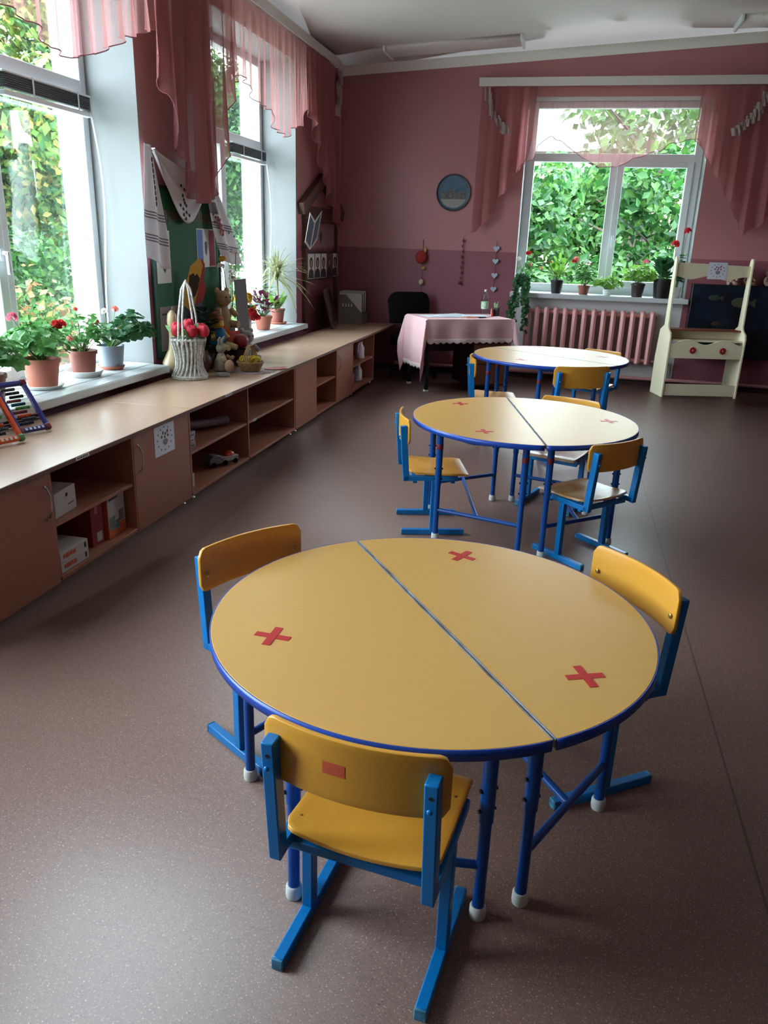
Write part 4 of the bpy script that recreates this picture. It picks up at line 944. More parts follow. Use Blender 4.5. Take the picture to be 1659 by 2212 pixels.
for k, (lb, y) in enumerate(fb):
    t = thing('file_box', lb, 'file box', (-2.68, y, ZW+.001), 0, 'grey file boxes in the far corner')
    side = [(0, 0), (.30, 0), (.30, .12), (.09, .34), (0, .34)]
    for q_ in (0, .076): sd = G().prism(side, q_, q_+.003, lambda a, b, d: (a, d, b)).build('side_panel', FG, t)
    if k == 0:
        g = G()
        for j in range(4): g.prism([(.05+.035*j, .20), (.062+.035*j, .20), (.062+.035*j, .235), (.05+.035*j, .235)], -.0012, -.0002, lambda a, b, d: (a, d, b))
        g.build('slot', WPLAS, t)
    G().bb((.0, .0032, 0), (.003, .0758, .34)).build('back_panel', FG, t); G().bb((.297, .0032, 0), (.30, .0758, .12)).build('front_panel', FG, t); G().bb((.0032, .0032, 0), (.2968, .0758, .003)).build('bottom_panel', FG, t)
    for j in range(5):
        o = tag(G().bb((.008, 0, .004), (.285-.01*(j % 3), .006, .355+.012*((j+k) % 3))).build('document_folder', mat('folder_%s' % ['white', 'grey', 'pale_blue', 'dark', 'cream'][j], [(200, 196, 194), (170, 164, 160), (160, 168, 180), (60, 54, 56), (190, 180, 164)][j], .6), None, loc=(-2.68, y+.008+.013*j, ZW+.001)), ['white', 'grey', 'pale blue', 'dark', 'cream'][j]+' folder in the '+['nearest', 'middle', 'back'][k]+' grey file box', 'folder', 'folders in the grey file boxes')

# ------------------------------------------------------------------ potted plants
TERRA = mat('terracotta', (188, 114, 94), .65, noise=(12, .35), col2=(176, 102, 84)); TERRAB = mat('brown_plastic_pot', (138, 76, 64), .5)
GREYP = mat('grey_blue_glaze', (146, 156, 170), .4); BLKP = mat('black_pot_plastic', (20, 16, 18), .45); SOIL = mat('potting_soil', (44, 32, 26), .95)
LEAF = mat('geranium_leaf', (74, 132, 68), .5, noise=(35, .6), col2=(112, 164, 84), trans=.35); LEAFD = mat('dark_green_leaf', (36, 84, 48), .45, noise=(30, .5), col2=(62, 112, 62), trans=.3)
LEAFY = mat('yellow_green_leaf', (122, 168, 60), .5, noise=(30, .5), col2=(90, 148, 60), trans=.4); LEAFP = mat('plum_coleus_leaf', (104, 30, 66), .5, noise=(40, .5), col2=(70, 20, 44), trans=.3)
STRAP = mat('pale_striped_leaf', (150, 156, 112), .5, noise=(20, .5), col2=(176, 168, 136), trans=.3); STEM = mat('green_stem', (92, 122, 64), .6)
PETR = mat('red_petal', (206, 36, 44), .6, trans=.3); PETP = mat('pink_petal', (232, 128, 156), .6, trans=.3); PETO = mat('coral_petal', (236, 110, 80), .6, trans=.3); PETW = mat('white_petal', (236, 226, 224), .6, trans=.3)
PETY = mat('yellow_petal', (222, 176, 52), .6, trans=.3); PETS = mat('salmon_petal', (236, 150, 140), .6, trans=.3)
def leaf_round(g, p, nrm, rr, rnd):
    nrm = Vector(nrm).normalized(); a = nrm.orthogonal().normalized(); b = nrm.cross(a); p = Vector(p); q = rnd.random()*6.28
    vs = [p-nrm*rr*.12]; n_ = 10
    for k in range(n_):
        t_ = q+2*pi*k/n_; q_ = rr*(1+.12*cos(k*pi*1.0)) * (.35 if k == 0 else 1); vs.append(p+q_*(cos(t_)*a+sin(t_)*b)+nrm*rr*.18*(k % 2))
    g.add(vs, [(0, 1+k, 1+(k+1) % n_) for k in range(n_)])
def leaf_long(g, p, d, up, L, W_, droop=.3, seg=5):
    p = Vector(p); d = Vector(d).normalized(); s_ = d.cross(Vector(up)).normalized(); vs = []
    for i in range(seg+1):
        t_ = i/seg; c_ = p+d*L*t_-Vector((0, 0, 1))*droop*L*t_*t_; w_ = W_*sin(pi*min(1, .12+.88*t_))**.8*(1 if t_ < 1 else 0)+.0005
        vs += [c_-s_*w_+Vector((0, 0, .15*w_)), c_, c_+s_*w_+Vector((0, 0, .15*w_))]
    g.add(vs, [(3*i+j, 3*i+j+1, 3*i+j+4, 3*i+j+3) for i in range(seg) for j in range(2)])
def pot(t, r1, r0, h, m, rim=True):
    prof = [(r0*.9, 0), (r0, .003), (r1*.97, h-.022)]+([(r1*1.05, h-.022), (r1*1.06, h-.004), (r1*1.03, h)] if rim else [(r1, h)])+[(r1*.93, h), (r1*.9, h-.02)]
    G().lathe(prof, 28, caps=False).add([(r0*.9*cos(2*pi*k/28), r0*.9*sin(2*pi*k/28), 0) for k in range(28)], [tuple(range(27, -1, -1))]).build('pot', m, t)
    G().lathe([(r1*.92, h-.03), (r1*.5, h-.018), (.004, h-.015)], 20).build('soil', SOIL, t)
def flower_head(t, p, rr, m, seed, nm='flower_head', n_=26):
    g = G(); rd = random.Random(seed)
    for k in range(n_):
        a, z = rd.random()*6.28, rd.random()*1.3-.3; q_ = sqrt(max(0, 1-z*z)); d = Vector((q_*cos(a), q_*sin(a), z)); c_ = Vector(p)+d*rr*.75
        leaf_round(g, c_, d+Vector((rd.random()-.5, rd.random()-.5, 0))*.6, rr*.42, rd)
    g.build(nm, m, t)
def plant(label, loc, potspec, n_, spread, height, lsize, lm, flowers=(), off=(0, 0), seed=1, name='potted_geranium', cat='plant', group=None, shape='round'):
    t = thing(name, label, cat, loc, 0, group); rd = random.Random(seed); h = potspec[2]; pot(t, *potspec)
    gl_, gs = G(), G()
    for k in range(n_):
        a = rd.random()*6.28; q_ = sqrt(rd.random()); z = h+.02+height*(.12+.88*rd.random()*(1-.55*q_*q_))
        p = Vector((off[0]+spread*q_*cos(a), off[1]+spread*q_*sin(a), z)); b = Vector((rd.uniform(-.02, .02), rd.uniform(-.02, .02), h-.02))
        if k % 3 == 0: gs.tube([b, b.lerp(p, .55)+Vector((0, 0, .02)), p], .0022, 5)
        d = (p-Vector((off[0]*.5, off[1]*.5, h))).normalized()
        if shape == 'round': leaf_round(gl_, p, d*.7+Vector((rd.uniform(-.5, .5), rd.uniform(-.5, .5), .5)), lsize*(.6+.7*rd.random()), rd)
        else: leaf_long(gl_, p-d*lsize*.5, d+Vector((rd.uniform(-.4, .4), rd.uniform(-.4, .4), -.1)), (0, 0, 1), lsize*(.8+.6*rd.random()), lsize*.28)
    gs.build('stems', STEM, t); gl_.build('leaves', lm, t)
    for k, (x, y, z, rr, m) in enumerate(flowers):
        st = G().tube([(off[0]*.3, off[1]*.3, h), (x*.6, y*.6, h+(z-h)*.6), (x, y, z)], .0022, 5).build('flower_stalk', STEM, t)
        flower_head(st, (x, y, z), rr, m, seed*31+k)
    return t
def saucer(label, loc, rr, m, h=.02):
    return tag(G().lathe([(rr*.78, 0), (rr*.82, .0), (rr, h), (rr*.97, h+.002), (rr*.80, .005), (.003, .005)], 28, caps=False).add([(rr*.78*cos(2*pi*k/28), rr*.78*sin(2*pi*k/28), 0) for k in range(28)], [tuple(range(27, -1, -1))]).build('plant_saucer', m, None, loc=loc), label, 'saucer')
Z1, Z2, ZB = .6455, .6655, 1.0055
WCER = mat('white_ceramic', (228, 230, 228), .25)
saucer('white saucer under the terracotta pot at the near left window', (-2.90, 3.885, Z1), .115, WCER)
plant('geranium in the terracotta pot behind the blue abacus, pink and red flower heads', (-2.90, 3.885, Z1+.0055), (.103, .078, .165, TERRA), 150, .185, .20, .034, LEAF, [(-.02, -.17, .40, .034, PETP), (.06, .13, .34, .036, PETR), (.05, .10, .345, .028, PETR)], (0, -.02), 11)
saucer('deep white dish under the brown pot at the near left window', (-2.93, 4.335, Z1), .118, WCER, .035)
plant('geranium in the brown pot on a white dish, coral flowers among sparse leaves', (-2.93, 4.335, Z1+.0055), (.085, .066, .155, TERRAB), 90, .15, .22, .030, LEAF, [(.06, .07, .32, .030, PETO), (.0, -.03, .40, .018, PETO), (.02, -.14, .24, .024, PETS)], (0, .02), 12)
saucer('terracotta saucer under the grey blue pot at the near left window', (-2.93, 4.645, Z1), .088, TERRA, .022)
plant('sprawling geranium in the grey blue pot, leaning right', (-2.93, 4.645, Z1+.0055), (.092, .074, .15, GREYP, False), 120, .165, .20, .034, LEAFD, [(-.03, .02, .36, .026, PETW), (.06, .04, .24, .020, PETO), (-.02, .13, .37, .024, PETS)], (.10, .075), 13)
plant('geranium cut by the left edge of the photo, behind the orange abacus', (-2.88, 3.42, Z1), (.09, .07, .15, TERRAB), 130, .19, .22, .034, LEAF, [(.02, .14, .20, .022, PETP)], (0, 0), 14)
# far left window sill
plant('plum and green coleus in a terracotta pot on the far left sill', (-2.86, 7.20, Z2), (.085, .062, .13, TERRA), 80, .18, .27, .07, LEAFP, [], (0, 0), 15, 'potted_coleus', shape='long')
cl = bpy.data.objects['potted_coleus']; g = G(); rd = random.Random(5)
for k in range(46):
    a = rd.random()*6.28; q_ = rd.random(); leaf_long(g, (.13*q_*cos(a), .13*q_*sin(a)+.03, .15+.26*rd.random()), (cos(a), sin(a), .4), (0, 0, 1), .085, .024)
g.build('green_leaves', LEAF, cl)
g = G(); g.tube([(0, -.05, .13), (-.02, -.12, .36)], .003, 6); 
for k in range(7): leaf_long(g, (-.02+.003*k, -.115-.004*k, .32+.012*k), (sin(k*2.4), -.6+cos(k*2.4), .6), (0, 0, 1), .04, .010)
g.build('flower_spike', LEAFP, cl)
dr = thing('potted_dracaena', 'spiky pale-leaved dracaena in a brown pot at the right of the far left sill', 'plant', (-2.93, 7.78, Z2+.006)); pot(dr, .075, .055, .15, TERRAB)
G().tube([(0, 0, .12), (.01, -.01, .28), (.0, 0, .50)], [.012, .010, .009], 8).build('trunk', mat('pale_bark', (150, 132, 98), .8), dr)
g = G(); rd = random.Random(8)
for k in range(120):
    a = rd.random()*6.28; e = rd.uniform(-.2, 1.5); L_ = rd.uniform(.30, .50); L_ = min(L_, .20/max(.01, sin(a)*cos(e)) if cos(a) < .75*sin(a) else 9, .20/max(.01, -cos(a)*cos(e))); leaf_long(g, (0, 0, .42+.10*rd.random()), (cos(a)*cos(e), sin(a)*cos(e), sin(e)), (0, 0, 1) if e < 1.3 else (1, 0, 0), L_, .009, rd.uniform(.25, .7), 8)
g.build('leaves', STRAP, dr)
g = G()
for k in range(9): a = k*.7; leaf_long(g, (0, 0, .14), (.6*cos(a), .6*sin(a), 1.0), (cos(a+1.5), sin(a+1.5), 0), .20+.015*k, .022, .2)
g.build('broad_leaves', LEAFY, dr)
saucer('terracotta saucer under the spiky dracaena', (-2.93, 7.78, Z2), .10, TERRA)
vs_ = thing('flower_vase', 'grey white vase of yellow and red flowers on the far left sill', 'vase', (-2.78, 6.56, Z2))
G().lathe([(.045, 0), (.05, .004), (.062, .12), (.06, .20), (.068, .23), (.062, .23), (.05, .1)], 24, caps=False).build('vase_body', mat('grey_white_glaze', (196, 198, 200), .35), vs_)
for k, (x, y, z, rr, m) in enumerate(((.04, -.02, .34, .05, PETY), (.0, .06, .31, .05, PETY), (.09, -.05, .21, .055, PETR), (.10, .01, .17, .05, PETR), (.03, .10, .25, .04, PETY), (-.04, -.05, .33, .045, PETY))):
    flower_head(vs_, (x, y, z), rr, m, 40+k, 'flower', 30)
g = G(); rd = random.Random(9)
for k in range(14): a = rd.random()*6.28; leaf_long(g, (0, 0, .22), (cos(a), sin(a), .9), (0, 0, 1), .24, .03, .4)
g.build('leaves', LEAFD, vs_)
# white blossom twigs rising above the toys
tw = thing('blossom_twigs', 'white blossom twigs in a dark vase before the right edge of the green board', 'flowers', (-2.685, 5.985, ZW+.001))
G().lathe([(.04, 0), (.055, .02), (.06, .10), (.03, .2), (.035, .24), (.028, .24), (.03, .18)], 20, caps=False).build('vase_body', mat('dark_brown_glaze', (44, 30, 28), .35), tw)
rd = random.Random(3)
for k in range(5):
    e = Vector((.05*cos(k*1.3)-.0, .07*sin(k*1.9)+.02*k, .62+.05*k)); G().tube([(0, 0, .2), e*.6+Vector((.02, 0, .05)), e], .003, 5).build('twig', STEM, tw)
    flower_head(tw, e, .035, PETW if k != 3 else PETY, 60+k, 'blossom', 14)
# back window sill
def trailing(label, loc):
    t = thing('trailing_plant', label, 'plant', loc); pot(t, .06, .045, .11, WCER); rd = random.Random(21); gl_, gs = G(), G()
    for k in range(9):
        a = rd.uniform(-.9, .9)-pi/2; e = rd.uniform(.25, .62); sx = rd.uniform(-.12, .05)
        pts = [Vector((0, 0, .10)), Vector((.05*cos(a)+sx*.3, -.12, .17)), Vector((.07*cos(a)+sx*.5, -.215, .07)), Vector((.07*cos(a)+sx, -.245, -.18*e/.5)), Vector((.08*cos(a)+sx, -.245, -e))]
        gs.tube(pts, .0025, 5)
        for j in range(26):
            q_ = j/25*3.98; i = int(q_); p = pts[i].lerp(pts[i+1], q_-i); d = Vector((rd.uniform(-1, 1), -rd.random()-.3, rd.uniform(-.3, .6))); leaf_round(gl_, p+d*.035, d+Vector((0, -.4, .3)), .028*(.6+.7*rd.random()), rd)
    gs.build('stems', STEM, t); gl_.build('leaves', LEAFD, t)
    for x, y, z, m in ((.02, -.02, .43, PETR), (-.085, -.03, .36, PETW), (.04, -.03, .30, PETS)):
        st = G().tube([(0, 0, .1), (x*.5, y, z*.6), (x, y, z)], .0025, 5).build('flower_stalk', STEM, t); flower_head(st, (x, y, z), .034, m, int(z*100))
    g = G(); rd = random.Random(2)
    for k in range(26): a = rd.random()*6.28; leaf_round(g, (.09*cos(a)*rd.random()+.02, .06*sin(a), .13+.2*rd.random()), (cos(a), sin(a)-.5, .6), .03, rd)
    g.build('upper_leaves', LEAF, t)
trailing('trailing plant hanging down over the left end of the back window sill', (-.53, 9.62, ZB))
plant('bright green leafy plant in a small black pot at the left of the back sill', (-.155, 9.60, ZB), (.075, .056, .15, BLKP), 54, .13, .26, .085, LEAFY, [(-.20, -.02, .27, .020, PETS), (-.09, 0, .34, .016, PETR)], (0, 0), 31, 'potted_plant', shape='long')
plant('plant with a red pink flower in a brown pot, second pot on the back sill', (.155, 9.60, ZB), (.066, .05, .10, TERRAB), 60, .12, .26, .040, LEAF, [(-.12, -.02, .38, .038, PETS), (-.14, -.03, .36, .03, PETR)], (0, 0), 32, 'potted_plant')
plant('low leafy plant in a small pot, middle of the back sill', (.42, 9.58, ZB), (.05, .04, .07, WCER), 90, .17, .12, .032, LEAFY, [], (0, -.02), 33, 'potted_plant')
plant('bushy plant with a pink flower in a dark pot on the back sill', (.755, 9.60, ZB), (.078, .06, .15, mat('dark_brown_pot', (50, 34, 34), .4)), 110, .17, .20, .036, LEAFY, [(.05, -.02, .38, .036, PETP)], (.0, -.05), 34, 'potted_plant')
plant('dark strap-leaved plant in a large black pot at the right of the back sill', (1.015, 9.555, ZB), (.108, .085, .21, BLKP), 30, .12, .26, .16, LEAFD, [], (0, 0), 35, 'potted_plant', shape='long')
plant('tall geranium with two scarlet heads behind the post of the play stand', (1.18, 9.68, ZB), (.055, .045, .12, WCER), 34, .03, .42, .040, LEAFD, [(-.08, -.05, .58, .05, PETR), (.03, -.05, .72, .045, PETR)], (.02, 0), 36)

# ------------------------------------------------------------------ on the worktop
ZT = ZW+.0008
def abacus(label, loc, frame_m, corner_m, strip_m):
    t = thing('toy_abacus', label, 'abacus', loc, radians(70), 'toy abacuses on the worktop'); t.rotation_euler[0] = radians(-41)
    w_, h_, d = .075, .285, .022
    for s_ in (-1, 1): G().bb((s_*w_-.010, -d/2, .02), (s_*w_+.010, d/2, h_-.02)).build('side_rail', frame_m, t, bevel=.004)
    for z in (.012, h_-.012): G().bb((-w_+.012, -d/2, z-.011), (w_-.012, d/2, z+.011)).build('cross_rail', frame_m, t, bevel=.004)
    for s_ in (-1, 1):
        for z in (.012, h_-.012): G().bb((s_*w_-.015, -d/2-.003, z-.016), (s_*w_+.015, d/2+.003, z+.016)).build('corner_block', corner_m, t, bevel=.007)
    g = G()
    for k in range(5): g.bb((-.05+.022*k, -d/2-.0012, .006), (-.038+.022*k, -d/2-.0002, .018))
    g.build('number_print', WPLAS, t)
    cols = [(90, 80, 84), (52, 44, 50), (24, 22, 26), (142, 70, 56), (24, 76, 110), (84, 150, 64), (128, 50, 64), (206, 92, 56), (60, 70, 84), (40, 46, 72)]
    for k, c_ in enumerate(cols):
        z = h_-.042-.0215*k; wr = G().tube([(-w_+.008, 0, z), (w_-.008, 0, z)], .0012, 5).build('wire', METAL, t)
        g = G(); x0 = -.052+.012*((k*7) % 3)
        for j in range(8): g.lathe([(.004, -.0042), (.0085, -.002), (.0085, .002), (.004, .0042)], 8, (x0+.0092*j, 0, z), rot=Ry(pi/2))
        g.build('beads', mat('bead_%d' % k if False else 'bead_paint_'+['grey', 'umber', 'black', 'brick', 'teal', 'green', 'maroon', 'orange', 'slate', 'navy'][k], c_, .35), wr)
    return t
NAVP = mat('navy_plastic', (42, 42, 130), .35); MARP = mat('maroon_plastic', (116, 24, 40), .35); ORP = mat('orange_plastic', (232, 86, 30), .35); GRP = mat('green_plastic', (64, 128, 48), .35)
abacus('navy framed toy abacus with maroon corners leaning at the window sill', (-2.475, 3.215, ZT+.0135), NAVP, MARP, NAVP)
abacus('orange framed toy abacus with green corners, cut by the left edge of the photo', (-2.445, 2.975, ZT+.0135), ORP, GRP, ORP)
tb = thing('tulip_basket', 'tall white woven basket with a loop handle, on the middle worktop', 'basket', (-2.525, 4.968, ZT))
WICK = mat('white_paper_wicker', (214, 210, 204), .7, noise=(60, .7), col2=(120, 112, 110))
g = G(); prof = [(.118, 0), (.112, .02), (.090, .07), (.086, .12), (.098, .19), (.118, .27)]
for k in range(22):
    a = 2*pi*k/22; g.tube([(q_*cos(a+.25*sin(z*9)), q_*sin(a+.25*sin(z*9)), z+.008) for q_, z in prof], .0085, 7)
for z in (.008, .018): g.tube([(.116*cos(2*pi*k/30), .116*sin(2*pi*k/30), z) for k in range(30)], .010, 7, closed=True)
g.tube([(.114*cos(2*pi*k/30), .114*sin(2*pi*k/30), .268) for k in range(30)], .009, 7, closed=True)
g.build('woven_wall', WICK, tb); G().lathe([(.003, .012), (.108, .012), (.108, .016), (.003, .016)], 24).build('base', WICK, tb)
for o_ in (-.018, .018): G().tube([(.0+o_, -.115, .24), (o_*.8, -.10, .42), (o_*.5, -.05, .60), (0, 0, .655), (o_*.5, .05, .60), (o_*.8, .10, .42), (o_, .115, .24)], .007, 8).build('handle', WICK, tb)
TUL = mat('red_tulip_cloth', (180, 18, 44), .65, noise=(20, .4), col2=(140, 10, 32)); TLF = mat('pale_green_felt', (120, 172, 112), .7)
for k, (x, y, z) in enumerate(((.06, -.06, .325), (-.05, -.065, .325), (.01, .0, .36), (.065, .055, .33), (-.045, .065, .325), (-.085, .0, .335), (.118, -.002, .325))):
    t = thing('cloth_tulip', ['red cloth tulip at the front left of the white basket', 'red cloth tulip at the back left of the white basket', 'red cloth tulip in the middle of the white basket, below the handle', 'red cloth tulip at the front right of the white basket', 'red cloth tulip at the back right of the white basket', 'red cloth tulip behind the handle of the white basket', 'red cloth tulip at the rim of the white basket, towards the room'][k], 'tulip', (-2.525+x, 4.968+y, ZT+z), k*.9, 'cloth tulips in the white basket')
    g = G(); g.lathe([(.006, -.040), (.032, -.026), (.040, 0), (.036, .026), (.020, .040), (.004, .042)], 18)
    for j in range(3):
        a = 2*pi*j/3; g.ball((.018*cos(a), .018*sin(a), .006), (.024, .024, .040), 12, 8)
    g.build('petals', TUL, t); G().tube([(0, 0, -.045), (.0, .0, -.20)], .004, 6).build('stalk', STEM, t)
    g = G(); leaf_long(g, (0, 0, -.06), (-.3+.6*(k % 2), .8 if y > 0 else -.8, 1.0), (1, 0, 0), .12, .022, .1); g.build('leaf', TLF, t)
gd = thing('bottle_gourd', 'pale bottle gourd with a long neck standing behind the white basket', 'gourd', (-2.575, 5.25, ZT))
gd.location = (-2.60, 5.145, ZT); gd.location.x = -2.555; gd.location.y = 5.20
gd.location = (-2.692, 5.065, ZT)
G().lathe([(.02, 0), (.055, .012), (.08, .05), (.082, .085), (.06, .13), (.034, .18), (.026, .26), (.028, .32), (.036, .37), (.030, .42), (.010, .445)], 28).build('gourd_body', mat('pale_gourd_skin', (188, 172, 134), .35, noise=(8, .6), col2=(160, 138, 100)), gd)
G().tube([(0, 0, .44), (.006, .004, .47)], .004, 6).build('stalk', STEM, gd)
tag(G().lathe([(.02, 0), (.045, .004), (.070, .045), (.077, .09), (.06, .14), (.044, .158), (.040, .156), (.05, .13)], 24, caps=True).build('clay_jug', mat('dark_maroon_clay', (84, 46, 44), .5), None, loc=(-2.56, 5.225, ZT)), 'dark maroon round clay pot just right of the white basket', 'pot')
tag(G().prism([(-.03, -.04), (.05, -.05), (.06, .02), (.02, .05), (-.04, .04)], 0, .022).build('stone_scrap', mat('grey_white_stone', (150, 144, 144), .6, noise=(30, .8), col2=(96, 90, 92)), None, bevel=.006, loc=(-2.36, 5.13, ZT), rotz=.5), 'small grey white stone piece on the worktop edge right of the white basket', 'stone')
BEIGE = mat('beige_plush', (168, 142, 106), .9, noise=(40, .5), col2=(146, 120, 88)); SACK = mat('linen_sack', (156, 146, 128), .9, noise=(25, .6), col2=(120, 108, 92))
sr = thing('sack_doll', 'little linen doll slumped beside a beige egg on the worktop', 'doll', (-2.455, 5.335, ZT))
G().lathe([(.03, 0), (.055, .01), (.05, .07), (.028, .12), (.016, .135)], 16).build('body', SACK, sr)
hd = G().ball((.0, 0, .165), (.036, .033, .036)).build('head', SACK, sr)
for s_ in (-1, 1): G().tube([(0, s_*.018, .195), (.0, s_*.028, .225), (.015, s_*.04, .25)], [.010, .013, .006], 8).build('ear', SACK, hd)
for s_ in (-1, 1): G().tube([(.03, s_*.03, .11), (.055, s_*.05, .09), (.06, s_*.075, .10)], [.014, .013, .015], 8).build('arm', BEIGE, sr)
tag(G().ball((0, 0, .048), (.036, .036, .048), 18, 12).build('toy_egg', mat('beige_egg', (176, 140, 110), .5), None, loc=(-2.365, 5.275, ZT)), 'beige wooden egg beside the little linen doll', 'egg')
wb = thing('wicker_basket', 'small straw basket with an arched handle, on a lace doily', 'basket', (-2.26, 5.42, ZT+.003))
STRW = mat('straw_wicker', (168, 130, 84), .7, noise=(50, .6), col2=(110, 78, 46)); g = G()
for k in range(7):
    z = .006+.010*k; rr = .058+.0045*k; g.tube([(rr*1.15*cos(2*pi*j/26), rr*1.15*sin(2*pi*j/26), z+.002*(j % 2)) for j in range(26)], .0062, 6, closed=True)
g.build('woven_wall', STRW, wb); G().lathe([(.003, .002), (.068, .002), (.068, .006), (.003, .006)], 20).build('base', STRW, wb)
for o_ in (-.014, -.005, .005, .014): G().tube([(o_*2.2, -.092, .05), (o_, -.075, .13), (o_*.6, -.03, .185), (o_*.6, .03, .185), (o_, .075, .13), (o_*2.2, .092, .05)], .004, 6).build('handle', STRW, wb)
for k in range(9):
    a = 2*pi*k/8 if k < 8 else 0; rr = .062 if k < 8 else 0; t = tag(bpy.data.objects.new('yellow_flower', None), ['yellow flower at the %s of the small straw basket' % s_ for s_ in ('room side', 'room side far corner', 'far end', 'wall side far corner', 'wall side', 'wall side near corner', 'near end', 'room side near corner', 'centre')][k], 'flower', 'yellow flowers in the small straw basket')
    COL.objects.link(t); t.location = (-2.26+rr*cos(a), 5.42+rr*sin(a), ZT+.088)
    flower_head(t, (0, 0, 0), .026, mat('lemon_petal', (226, 196, 40), .6, trans=.2) if k % 3 else mat('pale_lemon_petal', (232, 214, 110), .6, trans=.2), 80+k, 'petals', 14)
    G().tube([(0, 0, -.01), (0, 0, -.06)], .002, 5).build('stalk', STEM, t)
g = G(); nn = 36
vs2 = [(.0, 0, .001)]+[((.155+.012*cos(k*pi))*cos(2*pi*k/nn), (.155+.012*cos(k*pi))*sin(2*pi*k/nn), .0005) for k in range(nn)]
tag(g.add(vs2, [(0, 1+k, 1+(k+1) % nn) for k in range(nn)]).build('lace_doily', mat('mauve_white_lace', (176, 158, 160), .85, noise=(50, .8), col2=(120, 96, 100)), None, solid=.001, loc=(-2.24, 5.43, ZT+.0006)), 'grey white lace doily spread under the small straw basket', 'doily')
tag(G().prism([(-.09, -.03), (-.05, -.07), (.03, -.06), (.09, -.02), (.06, .03), (.10, .05), (.02, .07), (-.04, .03)], 0, .003).build('red_paper_leaf', mat('brick_red_paper', (172, 62, 48), .6), None, loc=(-2.13, 5.60, ZT+.003), rotz=.6), 'brick red paper leaf at the front edge of the worktop beside the doily', 'paper leaf')
# heap of toys between the windows
def plush(label, loc, rz, bm_, hm_, s_=1, name='plush_toy', nose=True):
    t = thing(name, label, 'plush toy', loc, rz)
    G().ball((0, 0, .10*s_), (.085*s_, .075*s_, .10*s_)).build('body', bm_, t)
    hd = G().ball((0, -.02*s_, .25*s_), (.075*s_, .07*s_, .07*s_)).build('head', hm_, t)
    for q_ in (-1, 1):
        G().ball((q_*.058*s_, -.01*s_, .312*s_), (.030*s_, .014*s_, .030*s_), 12, 8).build('ear', hm_, hd)
        G().ball((q_*.026*s_, -.086*s_, .265*s_), (.007*s_,)*3, 8, 6).build('eye', BLACK, hd)
        G().tube([(q_*.07*s_, -.03*s_, .16*s_), (q_*.11*s_, -.075*s_, .10*s_)], [.028*s_, .024*s_], 10).build('arm', bm_, t)
        G().tube([(q_*.05*s_, -.04*s_, .035*s_), (q_*.07*s_, -.13*s_, .033*s_)], [.034*s_, .032*s_], 10).build('leg', bm_, t)
    if nose: G().ball((0, -.09*s_, .238*s_), (.028*s_, .024*s_, .020*s_), 10, 7).build('muzzle', BEIGE, hd)
    return t
DKB = mat('dark_plush', (44, 34, 34), .9); BLUEC = mat('blue_knit', (24, 104, 148), .9, noise=(40, .4), col2=(16, 84, 124)); YELC = mat('yellow_knit', (206, 168, 66), .9, noise=(30, .5), col2=(178, 130, 60))
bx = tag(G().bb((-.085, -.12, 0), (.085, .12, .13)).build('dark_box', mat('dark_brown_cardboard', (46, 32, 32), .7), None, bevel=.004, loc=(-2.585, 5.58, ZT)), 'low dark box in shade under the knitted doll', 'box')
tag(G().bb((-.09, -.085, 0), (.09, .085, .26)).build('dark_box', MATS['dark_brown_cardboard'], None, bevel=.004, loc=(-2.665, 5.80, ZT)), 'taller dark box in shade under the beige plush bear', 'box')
dl = thing('knitted_doll', 'knitted doll with a yellow head and blue body leaning in the toy heap', 'doll', (-2.57, 5.545, ZT+.136), radians(75)); dl.rotation_euler[0] = radians(-6)
G().lathe([(.03, .0), (.06, .015), (.068, .07), (.062, .135), (.05, .15)], 20).build('body', BLUEC, dl)
hd = G().lathe([(.05, .15), (.062, .165), (.06, .20), (.045, .235), (.02, .255), (.004, .258)], 20).build('head', YELC, dl)
for q_ in (-1, 1): G().tube([(q_*.055, -.01, .12), (q_*.085, -.035, .07)], [.020, .017], 10).build('arm', YELC, dl)
for q_ in (-1, 1): G().tube([(q_*.03, 0, .03), (q_*.04, -.09, .02), (q_*.045, -.14, .0)], [.022, .02, .02], 10).build('leg', mat('cream_knit', (196, 180, 128), .9), dl)
G().lathe([(.064, .205), (.066, .215), (.05, .245), (.022, .268), (.004, .272)], 18).build('knitted_cap', mat('rust_knit', (170, 92, 44), .9), hd)
plush('beige plush bear on top of the toy heap behind the knitted doll', (-2.65, 5.80, ZT+.261), radians(70), BEIGE, BEIGE, .9)
pr = thing('paper_bird', 'folded orange and coral paper bird in the toy heap', 'paper toy', (-2.55, 5.655, ZT+.131), radians(40))
G().prism([(-.05, 0), (.02, .0), (.05, .10), (-.01, .17), (-.04, .10)], 0, .012, lambda a, b, d: (a, d, b)).build('orange_fold', mat('orange_fold_paper', (220, 104, 42), .6), pr, bevel=.002)
G().prism([(.0, .0), (.12, .07), (.10, .13), (.03, .12), (-.02, .05)], -.014, -.002, lambda a, b, d: (a, d, b)).build('coral_fold', mat('coral_paper', (222, 110, 98), .6), pr, bevel=.002)
tag(G().ball((0, 0, .055), (.06, .055, .055), 18, 12).build('red_ball', mat('dark_red_ball', (124, 22, 32), .5), None, loc=(-2.425, 5.64, ZT+.132)), 'dark red toy ball resting on the dark vase at the front of the toy heap', 'ball')
tag(G().lathe([(.05, 0), (.06, .004), (.072, .08), (.075, .125), (.065, .127), (.06, .05)], 22).build('dark_bowl', mat('dark_maroon_glaze', (58, 30, 34), .4), None, loc=(-2.425, 5.64, ZT)), 'dark maroon bowl carrying the red toy ball', 'bowl')
plush('grey white plush mouse at the right of the toy heap, before the far sill', (-2.50, 5.92, ZT+.0), radians(60), mat('grey_plush', (150, 148, 152), .9), MATS['grey_plush'], .75, nose=False)
